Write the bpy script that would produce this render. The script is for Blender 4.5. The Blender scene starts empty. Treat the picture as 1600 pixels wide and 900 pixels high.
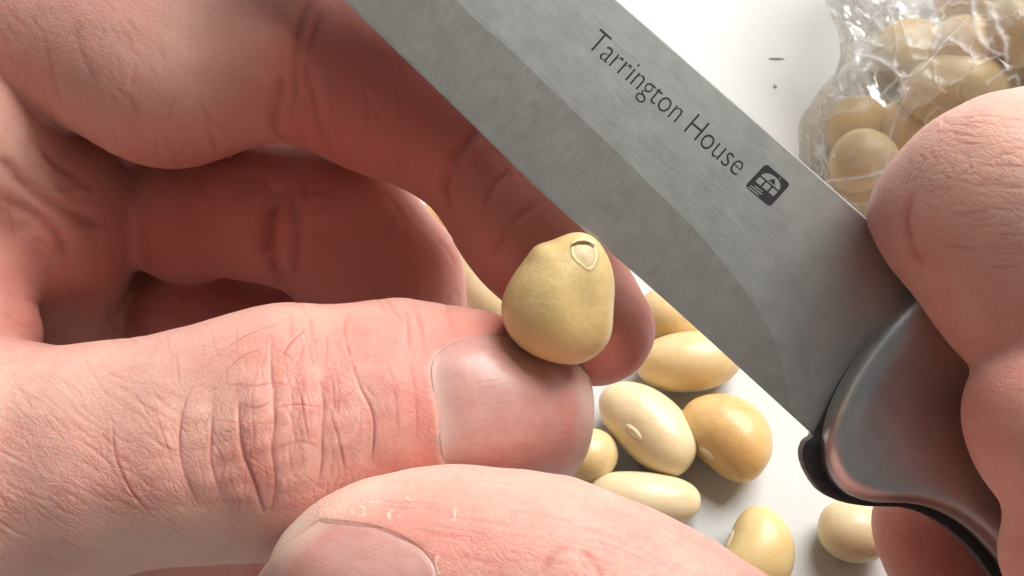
import bpy, bmesh, math, random
import numpy as np
from mathutils import Matrix, Vector

R = math.radians
scene = bpy.context.scene
COL = scene.collection
rng = np.random.default_rng(7)

# ------------------------------------------------------------------ camera
FPX = 1700.0                      # focal length in pixels of a 1600 px wide frame
PITCH = R(30)
HC = 154.0                        # camera height over the table, mm
CAM = Vector((0.0, -0.09, HC / 1000))
cam_d = bpy.data.cameras.new('camera')
cam = bpy.data.objects.new('camera', cam_d)
COL.objects.link(cam)
cam.location = CAM
cam.rotation_euler = (PITCH, 0, 0)
cam_d.sensor_width = 36
cam_d.lens = 36 * FPX / 1600
cam_d.clip_start = 0.002
cam_d.clip_end = 20
cam_d.dof.use_dof = True
cam_d.dof.focus_distance = 0.108
cam_d.dof.aperture_fstop = 120
scene.camera = cam

# ------------------------------------------------------------------ light
w = bpy.data.worlds.new('World')
scene.world = w
w.use_nodes = True
bg = w.node_tree.nodes['Background']
bg.inputs['Color'].default_value = (1.0, 0.97, 0.94, 1)
bg.inputs['Strength'].default_value = 0.19


def lamp(name, direction, dist, size, energy, color):
    d = Vector(direction).normalized()
    L = bpy.data.lights.new(name, 'AREA')
    L.shape = 'RECTANGLE'
    L.size, L.size_y = size
    L.energy = energy
    L.color = color
    o = bpy.data.objects.new(name, L)
    COL.objects.link(o)
    o.location = Vector((0.01, -0.01, 0.03)) + d * dist
    o.rotation_euler = (-d).to_track_quat('-Z', 'Y').to_euler()
    return o


lamp('window_light', (0.40, 0.50, 0.75), 0.9, (0.66, 0.66), 16.0, (1.0, 0.975, 0.94))
lamp('back_rim_light', (-0.62, 0.76, 0.24), 1.0, (0.9, 0.5), 1.3, (0.95, 0.98, 1.0))  # added lamp from back left for the handle's rim highlight, source unseen

scene.view_settings.view_transform = 'Standard'
scene.view_settings.look = 'None'
scene.view_settings.exposure = 0.0
scene.view_settings.gamma = 1.0
scene.view_settings.use_curve_mapping = False
scene.cycles.use_denoising = True
scene.cycles.use_adaptive_sampling = True
scene.cycles.adaptive_threshold = 0.06
scene.cycles.adaptive_min_samples = 16
scene.cycles.max_bounces = 7
scene.cycles.diffuse_bounces = 2
scene.cycles.transparent_max_bounces = 12
scene.cycles.glossy_bounces = 3
scene.cycles.caustics_reflective = False
scene.cycles.caustics_refractive = False

# ------------------------------------------------------------------ coordinates
# "camera frame": millimetres, x right, y up, z towards the viewer. All shapes are laid out there, then moved into the world.
ROT = Matrix.Rotation(PITCH, 3, 'X')
ROTN = np.array(ROT)
CAMN = np.array(CAM) * 1000.0
UP = ROTN.T @ np.array([0, 0, 1.0])          # table normal seen from the camera frame


def W(P):
    return np.asarray(P) @ ROTN.T + CAMN


def V(px, py, d):
    return np.array([(px - 800) / FPX * d, (450 - py) / FPX * d, -d])


def T(px, py, h=0.0):
    dirv = V(px, py, 1.0)
    t = (h - HC) / (dirv @ UP)
    return dirv * t


def tag(o, label=None, cat=None, group=None, kind=None):
    if label: o['label'] = label
    if cat: o['category'] = cat
    if group: o['group'] = group
    if kind: o['kind'] = kind
    return o


def mesh_obj(name, verts_mm_world, faces, mat, origin=None, parent=None, smooth=True, attrs=None):
    """verts in world millimetres; faces: (n,3) or (n,4) array, or list"""
    v = np.asarray(verts_mm_world, dtype=np.float64)
    if parent is not None:
        org = np.array(parent['_org'])
    elif origin is None:
        org = np.array([v[:, 0].mean(), v[:, 1].mean(), v[:, 2].min()])
    else:
        org = np.asarray(origin)
    lv = ((v - org) * 0.001).astype(np.float32)
    me = bpy.data.meshes.new(name)
    if isinstance(faces, np.ndarray):
        k = faces.shape[1]
        me.vertices.add(len(lv))
        me.vertices.foreach_set('co', lv.ravel())
        me.loops.add(faces.size)
        me.loops.foreach_set('vertex_index', faces.ravel().astype(np.int32))
        me.polygons.add(len(faces))
        me.polygons.foreach_set('loop_start', np.arange(0, faces.size, k, dtype=np.int32))
        me.update(calc_edges=True)
    else:
        me.from_pydata([tuple(x) for x in lv], [], faces)
        me.update()
    me.polygons.foreach_set('use_smooth', np.full(len(me.polygons), smooth))
    for nm, arr in (attrs or {}).items():
        arr = np.asarray(arr, dtype=np.float32)
        if arr.ndim == 1:
            at = me.attributes.new(nm, 'FLOAT', 'POINT')
            at.data.foreach_set('value', arr)
        else:
            at = me.attributes.new(nm, 'FLOAT_VECTOR', 'POINT')
            at.data.foreach_set('vector', arr.ravel())
    me.materials.append(mat)
    o = bpy.data.objects.new(name, me)
    COL.objects.link(o)
    if parent is not None:
        o.parent = parent
    else:
        o.location = org * 0.001
    o['_org'] = [float(x) for x in org]
    return o


def empty(name, org):
    o = bpy.data.objects.new(name, None)
    o.empty_display_size = 0.01
    COL.objects.link(o)
    o.location = np.asarray(org) * 0.001
    o['_org'] = [float(x) for x in org]
    return o


# ------------------------------------------------------------------ node helpers
def newmat(name):
    m = bpy.data.materials.new(name)
    m.use_nodes = True
    nt = m.node_tree
    return m, nt, nt.nodes['Principled BSDF']


def N(nt, typ, **kw):
    n = nt.nodes.new(typ)
    for k, v in kw.items():
        if k.startswith('i_'):
            n.inputs[k[2:].replace('_', ' ')].default_value = v
        else:
            setattr(n, k, v)
    return n


def math_n(nt, op, a, b=None, clamp=False):
    n = nt.nodes.new('ShaderNodeMath')
    n.operation = op
    n.use_clamp = clamp
    for i, x in enumerate((a, b)):
        if x is None: continue
        if isinstance(x, (int, float)): n.inputs[i].default_value = x
        else: nt.links.new(x, n.inputs[i])
    return n.outputs[0]


def mix_c(nt, fac, a, b, blend='MIX'):
    n = nt.nodes.new('ShaderNodeMix')
    n.data_type = 'RGBA'
    n.blend_type = blend
    for i, x in ((0, fac), (6, a), (7, b)):
        if isinstance(x, (int, float)): n.inputs[i].default_value = x
        elif isinstance(x, tuple): n.inputs[i].default_value = x
        else: nt.links.new(x, n.inputs[i])
    return n.outputs[2]


def ramp(nt, src, p0, p1, v0=0.0, v1=1.0):
    n = nt.nodes.new('ShaderNodeMapRange')
    n.clamp = True
    nt.links.new(src, n.inputs[0])
    n.inputs[1].default_value, n.inputs[2].default_value = p0, p1
    n.inputs[3].default_value, n.inputs[4].default_value = v0, v1
    return n.outputs[0]


def attr(nt, name, out='Fac'):
    n = nt.nodes.new('ShaderNodeAttribute')
    n.attribute_name = name
    return n.outputs[out]


def coord(nt, scale=(1, 1, 1), rot=(0, 0, 0), src=None):
    mp = nt.nodes.new('ShaderNodeMapping')
    mp.inputs['Scale'].default_value = scale
    mp.inputs['Rotation'].default_value = rot
    if src is None:
        tc = nt.nodes.new('ShaderNodeTexCoord')
        src = tc.outputs['Object']
    nt.links.new(src, mp.inputs['Vector'])
    return mp.outputs[0]


def noise(nt, vec, scale, detail=3, rough=0.55, out='Fac', dist=0.0):
    n = nt.nodes.new('ShaderNodeTexNoise')
    nt.links.new(vec, n.inputs['Vector'])
    n.inputs['Scale'].default_value = scale
    n.inputs['Detail'].default_value = detail
    n.inputs['Roughness'].default_value = rough
    n.inputs['Distortion'].default_value = dist
    return n.outputs[out]


def voro(nt, vec, scale, feature='F1', out='Distance', rnd=1.0):
    n = nt.nodes.new('ShaderNodeTexVoronoi')
    n.feature = feature
    nt.links.new(vec, n.inputs['Vector'])
    n.inputs['Scale'].default_value = scale
    n.inputs['Randomness'].default_value = rnd
    return n.outputs[out]


def bump(nt, height, dist, strength=1.0, prev=None):
    n = nt.nodes.new('ShaderNodeBump')
    n.inputs['Distance'].default_value = dist
    n.inputs['Strength'].default_value = strength
    nt.links.new(height, n.inputs['Height'])
    if prev is not None: nt.links.new(prev, n.inputs['Normal'])
    return n.outputs[0]


# ------------------------------------------------------------------ materials
def mat_skin(name):
    m, nt, b = newmat(name)
    rest = attr(nt, 'rest', 'Vector')                     # millimetres, baked on the mesh
    crease = attr(nt, 'crease')
    red = attr(nt, 'red')                                 # flushed pads, cuticles, knuckles; also shade painted into palm and curled fingers
    pale = attr(nt, 'pale')                               # dry, pale or thick skin
    c = coord(nt, src=rest)
    n1 = noise(nt, c, 0.16, 3, 0.6)
    n2 = noise(nt, c, 0.55, 4, 0.65)
    n3 = noise(nt, c, 2.6, 3, 0.6)
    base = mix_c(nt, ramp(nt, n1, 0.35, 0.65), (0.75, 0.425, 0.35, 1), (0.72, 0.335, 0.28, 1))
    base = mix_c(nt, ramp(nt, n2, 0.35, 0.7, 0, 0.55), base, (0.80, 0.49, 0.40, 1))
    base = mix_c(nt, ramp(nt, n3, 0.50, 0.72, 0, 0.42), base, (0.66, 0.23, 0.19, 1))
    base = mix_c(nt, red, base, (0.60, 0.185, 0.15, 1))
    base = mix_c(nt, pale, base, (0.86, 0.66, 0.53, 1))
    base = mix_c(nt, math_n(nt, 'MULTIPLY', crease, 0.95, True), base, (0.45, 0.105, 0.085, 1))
    nt.links.new(base, b.inputs['Base Color'])
    b.inputs['Subsurface Weight'].default_value = 0.75
    b.inputs['Subsurface Radius'].default_value = (1.0, 0.36, 0.20)
    b.inputs['Subsurface Scale'].default_value = 0.0015
    b.inputs['Subsurface Anisotropy'].default_value = 0.2
    b.inputs['Specular IOR Level'].default_value = 0.32
    rough = math_n(nt, 'ADD', ramp(nt, n2, 0.3, 0.7, 0.40, 0.54), 0.0)
    nt.links.new(rough, b.inputs['Roughness'])
    # fine relief: polygonal skin glyphs, lines across, pores
    dr = attr(nt, 'glyph')
    cw = nt.nodes.new('ShaderNodeVectorMath'); cw.operation = 'ADD'
    nz = nt.nodes.new('ShaderNodeTexNoise'); nz.inputs['Scale'].default_value = 0.8
    nt.links.new(rest, nz.inputs['Vector'])
    sc = nt.nodes.new('ShaderNodeVectorMath'); sc.operation = 'SCALE'; sc.inputs['Scale'].default_value = 1.1
    nt.links.new(nz.outputs['Color'], sc.inputs[0])
    nt.links.new(rest, cw.inputs[0]); nt.links.new(sc.outputs[0], cw.inputs[1])
    mp = nt.nodes.new('ShaderNodeMapping'); mp.vector_type = 'TEXTURE'
    mp.inputs['Rotation'].default_value = (0, 0, R(-36)); mp.inputs['Scale'].default_value = (1.35, 0.55, 0.8)
    nt.links.new(cw.outputs[0], mp.inputs['Vector'])
    g1 = voro(nt, mp.outputs[0], 1.0, 'DISTANCE_TO_EDGE')
    g2 = voro(nt, coord(nt, (1.0, 1.0, 1.0), (0.3, 0.2, 0.9), cw.outputs[0]), 3.6, 'DISTANCE_TO_EDGE')
    h1 = math_n(nt, 'MULTIPLY', ramp(nt, g1, 0.0, 0.22), 1.0)
    h2 = math_n(nt, 'MULTIPLY', ramp(nt, g2, 0.0, 0.25), 0.5)
    hh = math_n(nt, 'MULTIPLY', math_n(nt, 'ADD', h1, h2), math_n(nt, 'MULTIPLY', dr, ramp(nt, n1, 0.35, 0.65, 0.55, 1.3)))
    b1 = bump(nt, hh, 0.00007, 0.5)
    fine = noise(nt, c, 4.5, 3, 0.7)
    b2 = bump(nt, fine, 0.00005, 0.35, b1)
    nt.links.new(b2, b.inputs['Normal'])
    return m


def mat_nail():
    m, nt, b = newmat('fingernail')
    u = attr(nt, 'u'); v = attr(nt, 'v')
    rest = attr(nt, 'rest', 'Vector')
    n1 = noise(nt, coord(nt, src=rest), 0.5, 3)
    base = mix_c(nt, ramp(nt, n1, 0.3, 0.7), (0.57, 0.285, 0.245, 1), (0.63, 0.345, 0.295, 1))
    base = mix_c(nt, ramp(nt, u, 0.02, 0.20, 0.55, 0.0), base, (0.72, 0.50, 0.44, 1))         # half moon
    edge = ramp(nt, u, 0.86, 0.97, 0.0, 0.55)
    base = mix_c(nt, edge, base, (0.74, 0.56, 0.44, 1))
    band = math_n(nt, 'MULTIPLY', ramp(nt, u, 0.72, 0.84, 0, 1), ramp(nt, u, 0.84, 0.92, 1, 0))
    base = mix_c(nt, math_n(nt, 'MULTIPLY', band, 0.45), base, (0.66, 0.24, 0.19, 1))
    nt.links.new(base, b.inputs['Base Color'])
    b.inputs['Subsurface Weight'].default_value = 0.6
    b.inputs['Subsurface Radius'].default_value = (1.0, 0.5, 0.35)
    b.inputs['Subsurface Scale'].default_value = 0.001
    b.inputs['Roughness'].default_value = 0.40
    b.inputs['Specular IOR Level'].default_value = 0.5
    b.inputs['Coat Weight'].default_value = 0.25
    b.inputs['Coat Roughness'].default_value = 0.22
    wv = nt.nodes.new('ShaderNodeTexNoise')
    cx = nt.nodes.new('ShaderNodeCombineXYZ')
    nt.links.new(math_n(nt, 'MULTIPLY', v, 55.0), cx.inputs[0])
    nt.links.new(math_n(nt, 'MULTIPLY', u, 1.5), cx.inputs[1])
    nt.links.new(cx.outputs[0], wv.inputs['Vector'])
    wv.inputs['Scale'].default_value = 1.0
    b1 = bump(nt, wv.outputs['Fac'], 0.00005, 0.5)
    b2 = bump(nt, noise(nt, coord(nt, src=rest), 1.2, 3), 0.0001, 0.4, b1)
    nt.links.new(b2, b.inputs['Normal'])
    return m


def mat_bean(name, c1, c2, c3):
    m, nt, b = newmat(name)
    c = coord(nt)
    n1 = noise(nt, c, 90, 3, 0.6)
    n2 = noise(nt, c, 330, 3, 0.6)
    base = mix_c(nt, ramp(nt, n1, 0.36, 0.64), c1, c2)
    base = mix_c(nt, ramp(nt, n2, 0.5, 0.75, 0, 0.55), base, c3)
    nt.links.new(base, b.inputs['Base Color'])
    b.inputs['Subsurface Weight'].default_value = 0.5
    b.inputs['Subsurface Radius'].default_value = (1.0, 0.7, 0.35)
    b.inputs['Subsurface Scale'].default_value = 0.0012
    b.inputs['Roughness'].default_value = 0.40
    b.inputs['Specular IOR Level'].default_value = 0.5
    b.inputs['Coat Weight'].default_value = 0.25
    b.inputs['Coat Roughness'].default_value = 0.22
    b1 = bump(nt, noise(nt, c, 420, 4, 0.65), 0.0002, 0.7)
    b2 = bump(nt, noise(nt, c, 2600, 2, 0.6), 0.00004, 0.6, b1)
    nt.links.new(b2, b.inputs['Normal'])
    return m


def mat_steel(name, base, rough, scr_scale, scr_rot, bump_d, attrname='kn'):
    m, nt, b = newmat(name)
    rest = attr(nt, attrname, 'Vector')
    c = coord(nt, scr_scale, scr_rot, rest)
    s = noise(nt, c, 1.0, 5, 0.7)
    c2 = coord(nt, (1, 1, 1), (0, 0, 0), rest)
    blot = noise(nt, c2, 0.35, 4, 0.65)
    fleck = noise(nt, c2, 3.2, 3, 0.7)
    col = mix_c(nt, ramp(nt, blot, 0.35, 0.65), base, tuple(x * 0.86 for x in base[:3]) + (1,))
    col = mix_c(nt, ramp(nt, s, 0.40, 0.68, 0, 0.16), col, tuple(min(1, x * 1.25) for x in base[:3]) + (1,))
    col = mix_c(nt, ramp(nt, fleck, 0.62, 0.78, 0, 0.35), col, tuple(x * 0.6 for x in base[:3]) + (1,))
    nt.links.new(col, b.inputs['Base Color'])
    b.inputs['Metallic'].default_value = 1.0
    nt.links.new(ramp(nt, s, 0.3, 0.7, rough - 0.06, rough + 0.08), b.inputs['Roughness'])
    nt.links.new(bump(nt, s, bump_d, 0.5), b.inputs['Normal'])
    return m


def mat_plain(name, col, rough=0.5, spec=0.5, nscale=0.0, nd=0.0):
    m, nt, b = newmat(name)
    c = coord(nt)
    n1 = noise(nt, c, 300, 3)
    base = mix_c(nt, ramp(nt, n1, 0.3, 0.7), col, tuple(x * 0.8 for x in col[:3]) + (1,))
    nt.links.new(base, b.inputs['Base Color'])
    b.inputs['Roughness'].default_value = rough
    b.inputs['Specular IOR Level'].default_value = spec
    if nscale:
        nt.links.new(bump(nt, noise(nt, c, nscale, 3), nd, 0.6), b.inputs['Normal'])
    return m


def mat_table():
    m, nt, b = newmat('white_table_surface')
    c = coord(nt)
    n1 = noise(nt, c, 14, 4, 0.6)
    n2 = noise(nt, c, 900, 3, 0.6)
    base = mix_c(nt, ramp(nt, n1, 0.3, 0.7), (0.67, 0.675, 0.665, 1), (0.63, 0.64, 0.625, 1))
    base = mix_c(nt, ramp(nt, n2, 0.55, 0.8, 0, 0.35), base, (0.60, 0.595, 0.575, 1))
    nt.links.new(base, b.inputs['Base Color'])
    b.inputs['Roughness'].default_value = 0.6
    b.inputs['Specular IOR Level'].default_value = 0.3
    b1 = bump(nt, noise(nt, c, 700, 4, 0.65), 0.00015, 0.5)
    nt.links.new(b1, b.inputs['Normal'])
    return m


def mat_film():
    m, nt, b = newmat('clear_plastic_film')
    out = nt.nodes['Material Output']
    nt.nodes.remove(b)
    crease = attr(nt, 'crease')
    rest = attr(nt, 'rest', 'Vector')
    nz = nt.nodes.new('ShaderNodeTexNoise'); nz.inputs['Scale'].default_value = 0.16
    nt.links.new(rest, nz.inputs['Vector'])
    sc = nt.nodes.new('ShaderNodeVectorMath'); sc.operation = 'SCALE'; sc.inputs['Scale'].default_value = 7.0
    ad = nt.nodes.new('ShaderNodeVectorMath'); ad.operation = 'ADD'
    nt.links.new(nz.outputs['Color'], sc.inputs[0]); nt.links.new(rest, ad.inputs[0]); nt.links.new(sc.outputs[0], ad.inputs[1])
    wv = ad.outputs[0]
    big = coord(nt, (1.0, 0.6, 0.8), (0.3, 0.2, 0.6), wv)
    e1 = voro(nt, big, 0.085, 'DISTANCE_TO_EDGE'); c1 = voro(nt, big, 0.085, 'F1', 'Color'); f1 = voro(nt, big, 0.085, 'F1')
    sm = coord(nt, (0.7, 1.1, 0.9), (0.1, 0.5, 0.2), wv)
    e2 = voro(nt, sm, 0.19, 'DISTANCE_TO_EDGE'); c2 = voro(nt, sm, 0.19, 'F1', 'Color'); f2 = voro(nt, sm, 0.19, 'F1')
    s1 = nt.nodes.new('ShaderNodeSeparateColor'); nt.links.new(c1, s1.inputs[0])
    s2 = nt.nodes.new('ShaderNodeSeparateColor'); nt.links.new(c2, s2.inputs[0])
    line1 = math_n(nt, 'MULTIPLY', ramp(nt, e1, 0.0, 0.014, 1, 0), ramp(nt, s2.outputs[1], 0.35, 0.9))
    line2 = math_n(nt, 'MULTIPLY', ramp(nt, e2, 0.0, 0.016, 1, 0), ramp(nt, s1.outputs[1], 0.5, 1.0, 0, 0.8))
    fac = math_n(nt, 'ADD', ramp(nt, s1.outputs[0], 0.3, 1.0, 0.06, 0.30), ramp(nt, s2.outputs[0], 0.6, 1.0, 0.0, 0.16))
    hz = math_n(nt, 'ADD', fac, math_n(nt, 'MULTIPLY', math_n(nt, 'MAXIMUM', math_n(nt, 'MAXIMUM', line1, line2), crease), 0.55), True)
    hgt = math_n(nt, 'ADD', math_n(nt, 'MULTIPLY', f1, 6.0), math_n(nt, 'MULTIPLY', f2, 1.6))
    nb = bump(nt, hgt, 0.0006, 0.7)
    tr = N(nt, 'ShaderNodeBsdfTransparent'); tr.inputs['Color'].default_value = (0.965, 0.96, 0.95, 1)
    gl = N(nt, 'ShaderNodeBsdfGlossy'); gl.inputs['Roughness'].default_value = 0.22
    nt.links.new(nb, gl.inputs['Normal'])
    df = N(nt, 'ShaderNodeBsdfDiffuse'); df.inputs['Color'].default_value = (0.90, 0.895, 0.88, 1)
    nt.links.new(nb, df.inputs['Normal'])
    tl = N(nt, 'ShaderNodeBsdfTranslucent'); tl.inputs['Color'].default_value = (0.92, 0.91, 0.89, 1)
    mx = N(nt, 'ShaderNodeMixShader'); mx.inputs[0].default_value = 0.45
    nt.links.new(df.outputs[0], mx.inputs[1]); nt.links.new(tl.outputs[0], mx.inputs[2])
    fr = N(nt, 'ShaderNodeFresnel'); fr.inputs['IOR'].default_value = 1.5
    nt.links.new(nb, fr.inputs['Normal'])
    m1 = N(nt, 'ShaderNodeMixShader')
    nt.links.new(hz, m1.inputs[0]); nt.links.new(tr.outputs[0], m1.inputs[1]); nt.links.new(mx.outputs[0], m1.inputs[2])
    m2 = N(nt, 'ShaderNodeMixShader')
    nt.links.new(math_n(nt, 'MULTIPLY', fr.outputs[0], 0.6, True), m2.inputs[0])
    nt.links.new(m1.outputs[0], m2.inputs[1]); nt.links.new(gl.outputs[0], m2.inputs[2])
    nt.links.new(m2.outputs[0], out.inputs['Surface'])
    return m


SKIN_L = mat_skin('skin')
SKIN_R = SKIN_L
NAIL = mat_nail()

# ------------------------------------------------------------------ signed distance modelling
def roundcone(P, a, b, r1, r2):
    ba = b - a
    l2 = ba @ ba
    rr = r1 - r2
    a2 = l2 - rr * rr
    il2 = 1.0 / l2
    pa = P - a
    y = pa @ ba
    z = y - l2
    pp = np.einsum('ij,ij->i', pa, pa)
    x2 = np.maximum(pp * l2 - y * y, 0) * l2
    y2 = y * y * l2
    z2 = z * z * l2
    k = np.sign(rr) * rr * rr * x2
    out = (np.sqrt(np.maximum(x2 * a2 * il2, 0)) + y * rr) * il2 - r1
    m1 = np.sign(z) * a2 * z2 > k
    out[m1] = np.sqrt((x2 + z2)[m1]) * il2 - r2
    m2 = (np.sign(y) * a2 * y2 < k) & ~m1
    out[m2] = np.sqrt((x2 + y2)[m2]) * il2 - r1
    return out


def smin(a, b, k):
    h = np.maximum(k - np.abs(a - b), 0) / k
    return np.minimum(a, b) - h * h * k * 0.25


def smax(a, b, k):
    return -smin(-a, -b, k)


def pxr(px, py, d, r):
    return V(px, py, d), r * d / FPX


class Prim:
    def __init__(s, p0, p1=None, k=4.0, flat=None, sub=False):
        s.a, s.ra = pxr(*p0)
        s.b, s.rb = pxr(*(p1 or p0))
        if p1 is None: s.b = s.b + np.array([0.01, 0, 0])
        s.k = k
        s.flat = flat          # (normal, factor) thinner along the normal
        s.sub = sub

    def ev(s, P):
        if s.flat is not None:
            n, f = s.flat
            c = (s.a + s.b) * 0.5
            q = P + np.outer(((P - c) @ n) * (1 / f - 1), n)
            a = s.a + n * (((s.a - c) @ n) * (1 / f - 1)); b = s.b + n * (((s.b - c) @ n) * (1 / f - 1))
            return roundcone(q, a, b, s.ra, s.rb) * (0.5 + 0.5 * f)
        return roundcone(P, s.a, s.b, s.ra, s.rb)


def chain(pts, k=4.0, flat=None):
    return [Prim(pts[i], pts[i + 1], k, flat) for i in range(len(pts) - 1)]


class Shape:
    """groups: list of (k_with_previous_groups, [prims])"""
    def __init__(s, groups):
        s.groups = groups

    def __call__(s, P):
        tot = None
        for kg, prims, *ins in s.groups:
            d = None
            for p in prims:
                e = p.ev(P)
                d = e if d is None else (smax(d, -e, p.k) if p.sub else smin(d, e, p.k))
            if ins: d = d + ins[0]
            tot = d if tot is None else smin(tot, d, kg)
        return tot

    def box(s, pad=3):
        lo = np.full(3, 1e9); hi = -lo
        for _, prims, *ins in s.groups:
            for p in prims:
                if p.sub: continue
                for c, r in ((p.a, p.ra), (p.b, p.rb)):
                    lo = np.minimum(lo, c - r); hi = np.maximum(hi, c + r)
        return lo - pad, hi + pad


def gradient(f, P, e=0.05):
    k = np.array([[1, -1, -1], [-1, -1, 1], [-1, 1, -1], [1, 1, 1]], float)
    g = np.zeros_like(P); s = 0
    for kk in k:
        v = f(P + kk * e)
        g += np.outer(v, kk); s = s + v
    return g / (4 * e), s / 4


def project(f, P, it=2):
    for _ in range(it):
        g, v = gradient(f, P)
        g2 = np.maximum((g * g).sum(1), 0.15)
        P = P - g * np.clip(v / g2, -1.0, 1.0)[:, None]
    return P


def surface_nets(f, lo, hi, h, sub=4):
    H = h * sub
    n = np.ceil((hi - lo) / H).astype(int)
    ii = np.stack(np.meshgrid(*[np.arange(x) for x in n], indexing='ij'), -1).reshape(-1, 3)
    cen = lo + (ii + 0.5) * H
    val = f(cen)
    D = np.repeat(np.repeat(np.repeat(val.reshape(n), sub, 0), sub, 1), sub, 2).astype(np.float32)
    act = ii[np.abs(val) < H * 1.25]
    off = np.stack(np.meshgrid(*[np.arange(sub)] * 3, indexing='ij'), -1).reshape(-1, 3)
    fi = (act[:, None, :] * sub + off[None]).reshape(-1, 3)
    D[fi[:, 0], fi[:, 1], fi[:, 2]] = f(lo + (fi + 0.5) * h)
    S = D < 0
    c = [S[:-1, :-1, :-1], S[1:, :-1, :-1], S[:-1, 1:, :-1], S[1:, 1:, :-1], S[:-1, :-1, 1:], S[1:, :-1, 1:], S[:-1, 1:, 1:], S[1:, 1:, 1:]]
    cnt = sum(x.astype(np.int8) for x in c)
    mixed = (cnt > 0) & (cnt < 8)
    idx = np.full(mixed.shape, -1, np.int64)
    cells = np.argwhere(mixed)
    idx[mixed] = np.arange(len(cells))
    verts = lo + (cells + 1.0) * h
    quads = []
    for ax in range(3):
        a1, a2 = (ax + 1) % 3, (ax + 2) % 3
        sl0 = [slice(None)] * 3; sl1 = [slice(None)] * 3
        sl0[ax] = slice(0, -1); sl1[ax] = slice(1, None)
        A = S[tuple(sl0)]; B = S[tuple(sl1)]
        ch = np.argwhere(A != B)
        ok = (ch[:, a1] > 0) & (ch[:, a2] > 0) & (ch[:, a1] < S.shape[a1] - 1) & (ch[:, a2] < S.shape[a2] - 1)
        ch = ch[ok]
        e1 = np.zeros(3, int); e1[a1] = 1
        e2 = np.zeros(3, int); e2[a2] = 1
        q = np.stack([idx[tuple((ch - e1 - e2).T)], idx[tuple((ch - e2).T)], idx[tuple(ch.T)], idx[tuple((ch - e1).T)]], 1)
        flip = ~S[tuple(ch.T)]
        q[flip] = q[flip][:, ::-1]
        quads.append(q)
    return verts, np.concatenate(quads)


def smooth_mesh(Vv, F, it, lam=0.5):
    k = F.shape[1]
    e = np.concatenate([F[:, [i, (i + 1) % k]] for i in range(k)])
    e = np.concatenate([e, e[:, ::-1]])
    cnt = np.bincount(e[:, 0], minlength=len(Vv)).astype(float)
    cnt[cnt == 0] = 1
    for _ in range(it):
        s = np.stack([np.bincount(e[:, 0], Vv[e[:, 1], j], minlength=len(Vv)) for j in range(3)], 1)
        Vv = Vv + lam * (s / cnt[:, None] - Vv)
    return Vv


def refine(Vv, F, target):
    """split triangle edges longer than target(midpoint); conforming"""
    e = np.sort(np.concatenate([F[:, [0, 1]], F[:, [1, 2]], F[:, [2, 0]]]), 1)
    key = e[:, 0] * np.int64(len(Vv)) + e[:, 1]
    uk, inv = np.unique(key, return_inverse=True)
    ea, eb = uk // len(Vv), uk % len(Vv)
    mid = (Vv[ea] + Vv[eb]) * 0.5
    ln = np.linalg.norm(Vv[ea] - Vv[eb], axis=1)
    mark = ln > target(mid)
    nid = np.full(len(uk), -1, np.int64)
    nid[mark] = len(Vv) + np.arange(mark.sum())
    V2 = np.concatenate([Vv, mid[mark]])
    n = len(F)
    m = nid[inv].reshape(3, n).T          # edge 0: 01, 1: 12, 2: 20
    cnt = (m >= 0).sum(1)
    out = [F[cnt == 0]]
    f3 = cnt == 3
    a, b, c = F[f3].T; x, y, z = m[f3].T
    for t in ((a, x, z), (x, b, y), (z, y, c), (x, y, z)): out.append(np.stack(t, 1))
    for r in range(3):
        Fr = np.roll(F, -r, 1); mr = np.roll(m, -r, 1)
        s = (cnt == 1) & (mr[:, 0] >= 0)
        a, b, c = Fr[s].T; x = mr[s][:, 0]
        out += [np.stack((a, x, c), 1), np.stack((x, b, c), 1)]
        s = (cnt == 2) & (mr[:, 2] < 0)
        a, b, c = Fr[s].T; x, y = mr[s][:, 0], mr[s][:, 1]
        out += [np.stack((a, x, c), 1), np.stack((x, y, c), 1), np.stack((x, b, y), 1)]
    return V2, np.concatenate(out)


def vnormals(Vv, F):
    fn = np.cross(Vv[F[:, 1]] - Vv[F[:, 0]], Vv[F[:, 2]] - Vv[F[:, 0]])
    n = np.stack([sum(np.bincount(F[:, k], fn[:, j], minlength=len(Vv)) for k in range(3)) for j in range(3)], 1)
    return n / np.maximum(np.linalg.norm(n, axis=1), 1e-9)[:, None]


def to_px(P):
    d = -P[:, 2]
    return 800 + P[:, 0] / d * FPX, 450 - P[:, 1] / d * FPX


def raycast(f, pix, start=85.0, far=175.0, keep_miss=False):
    """first hit along pixel rays; falls back on the nearest approach"""
    pix = np.asarray(pix, float)
    D = np.stack([(pix[:, 0] - 800) / FPX, (450 - pix[:, 1]) / FPX, -np.ones(len(pix))], 1)
    t = np.full(len(pix), start)
    best = np.full(len(pix), 1e9); bt = t.copy()
    for _ in range(70):
        v = f(D * t[:, None])
        upd = v < best
        best[upd] = v[upd]; bt[upd] = t[upd]
        t = np.where(v > 0.02, np.minimum(t + v * 0.85, far), t)
    P = project(f, D * bt[:, None], 3)
    if keep_miss: P = np.where((best > 0.05)[:, None], D * bt[:, None], P)
    return P


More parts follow.
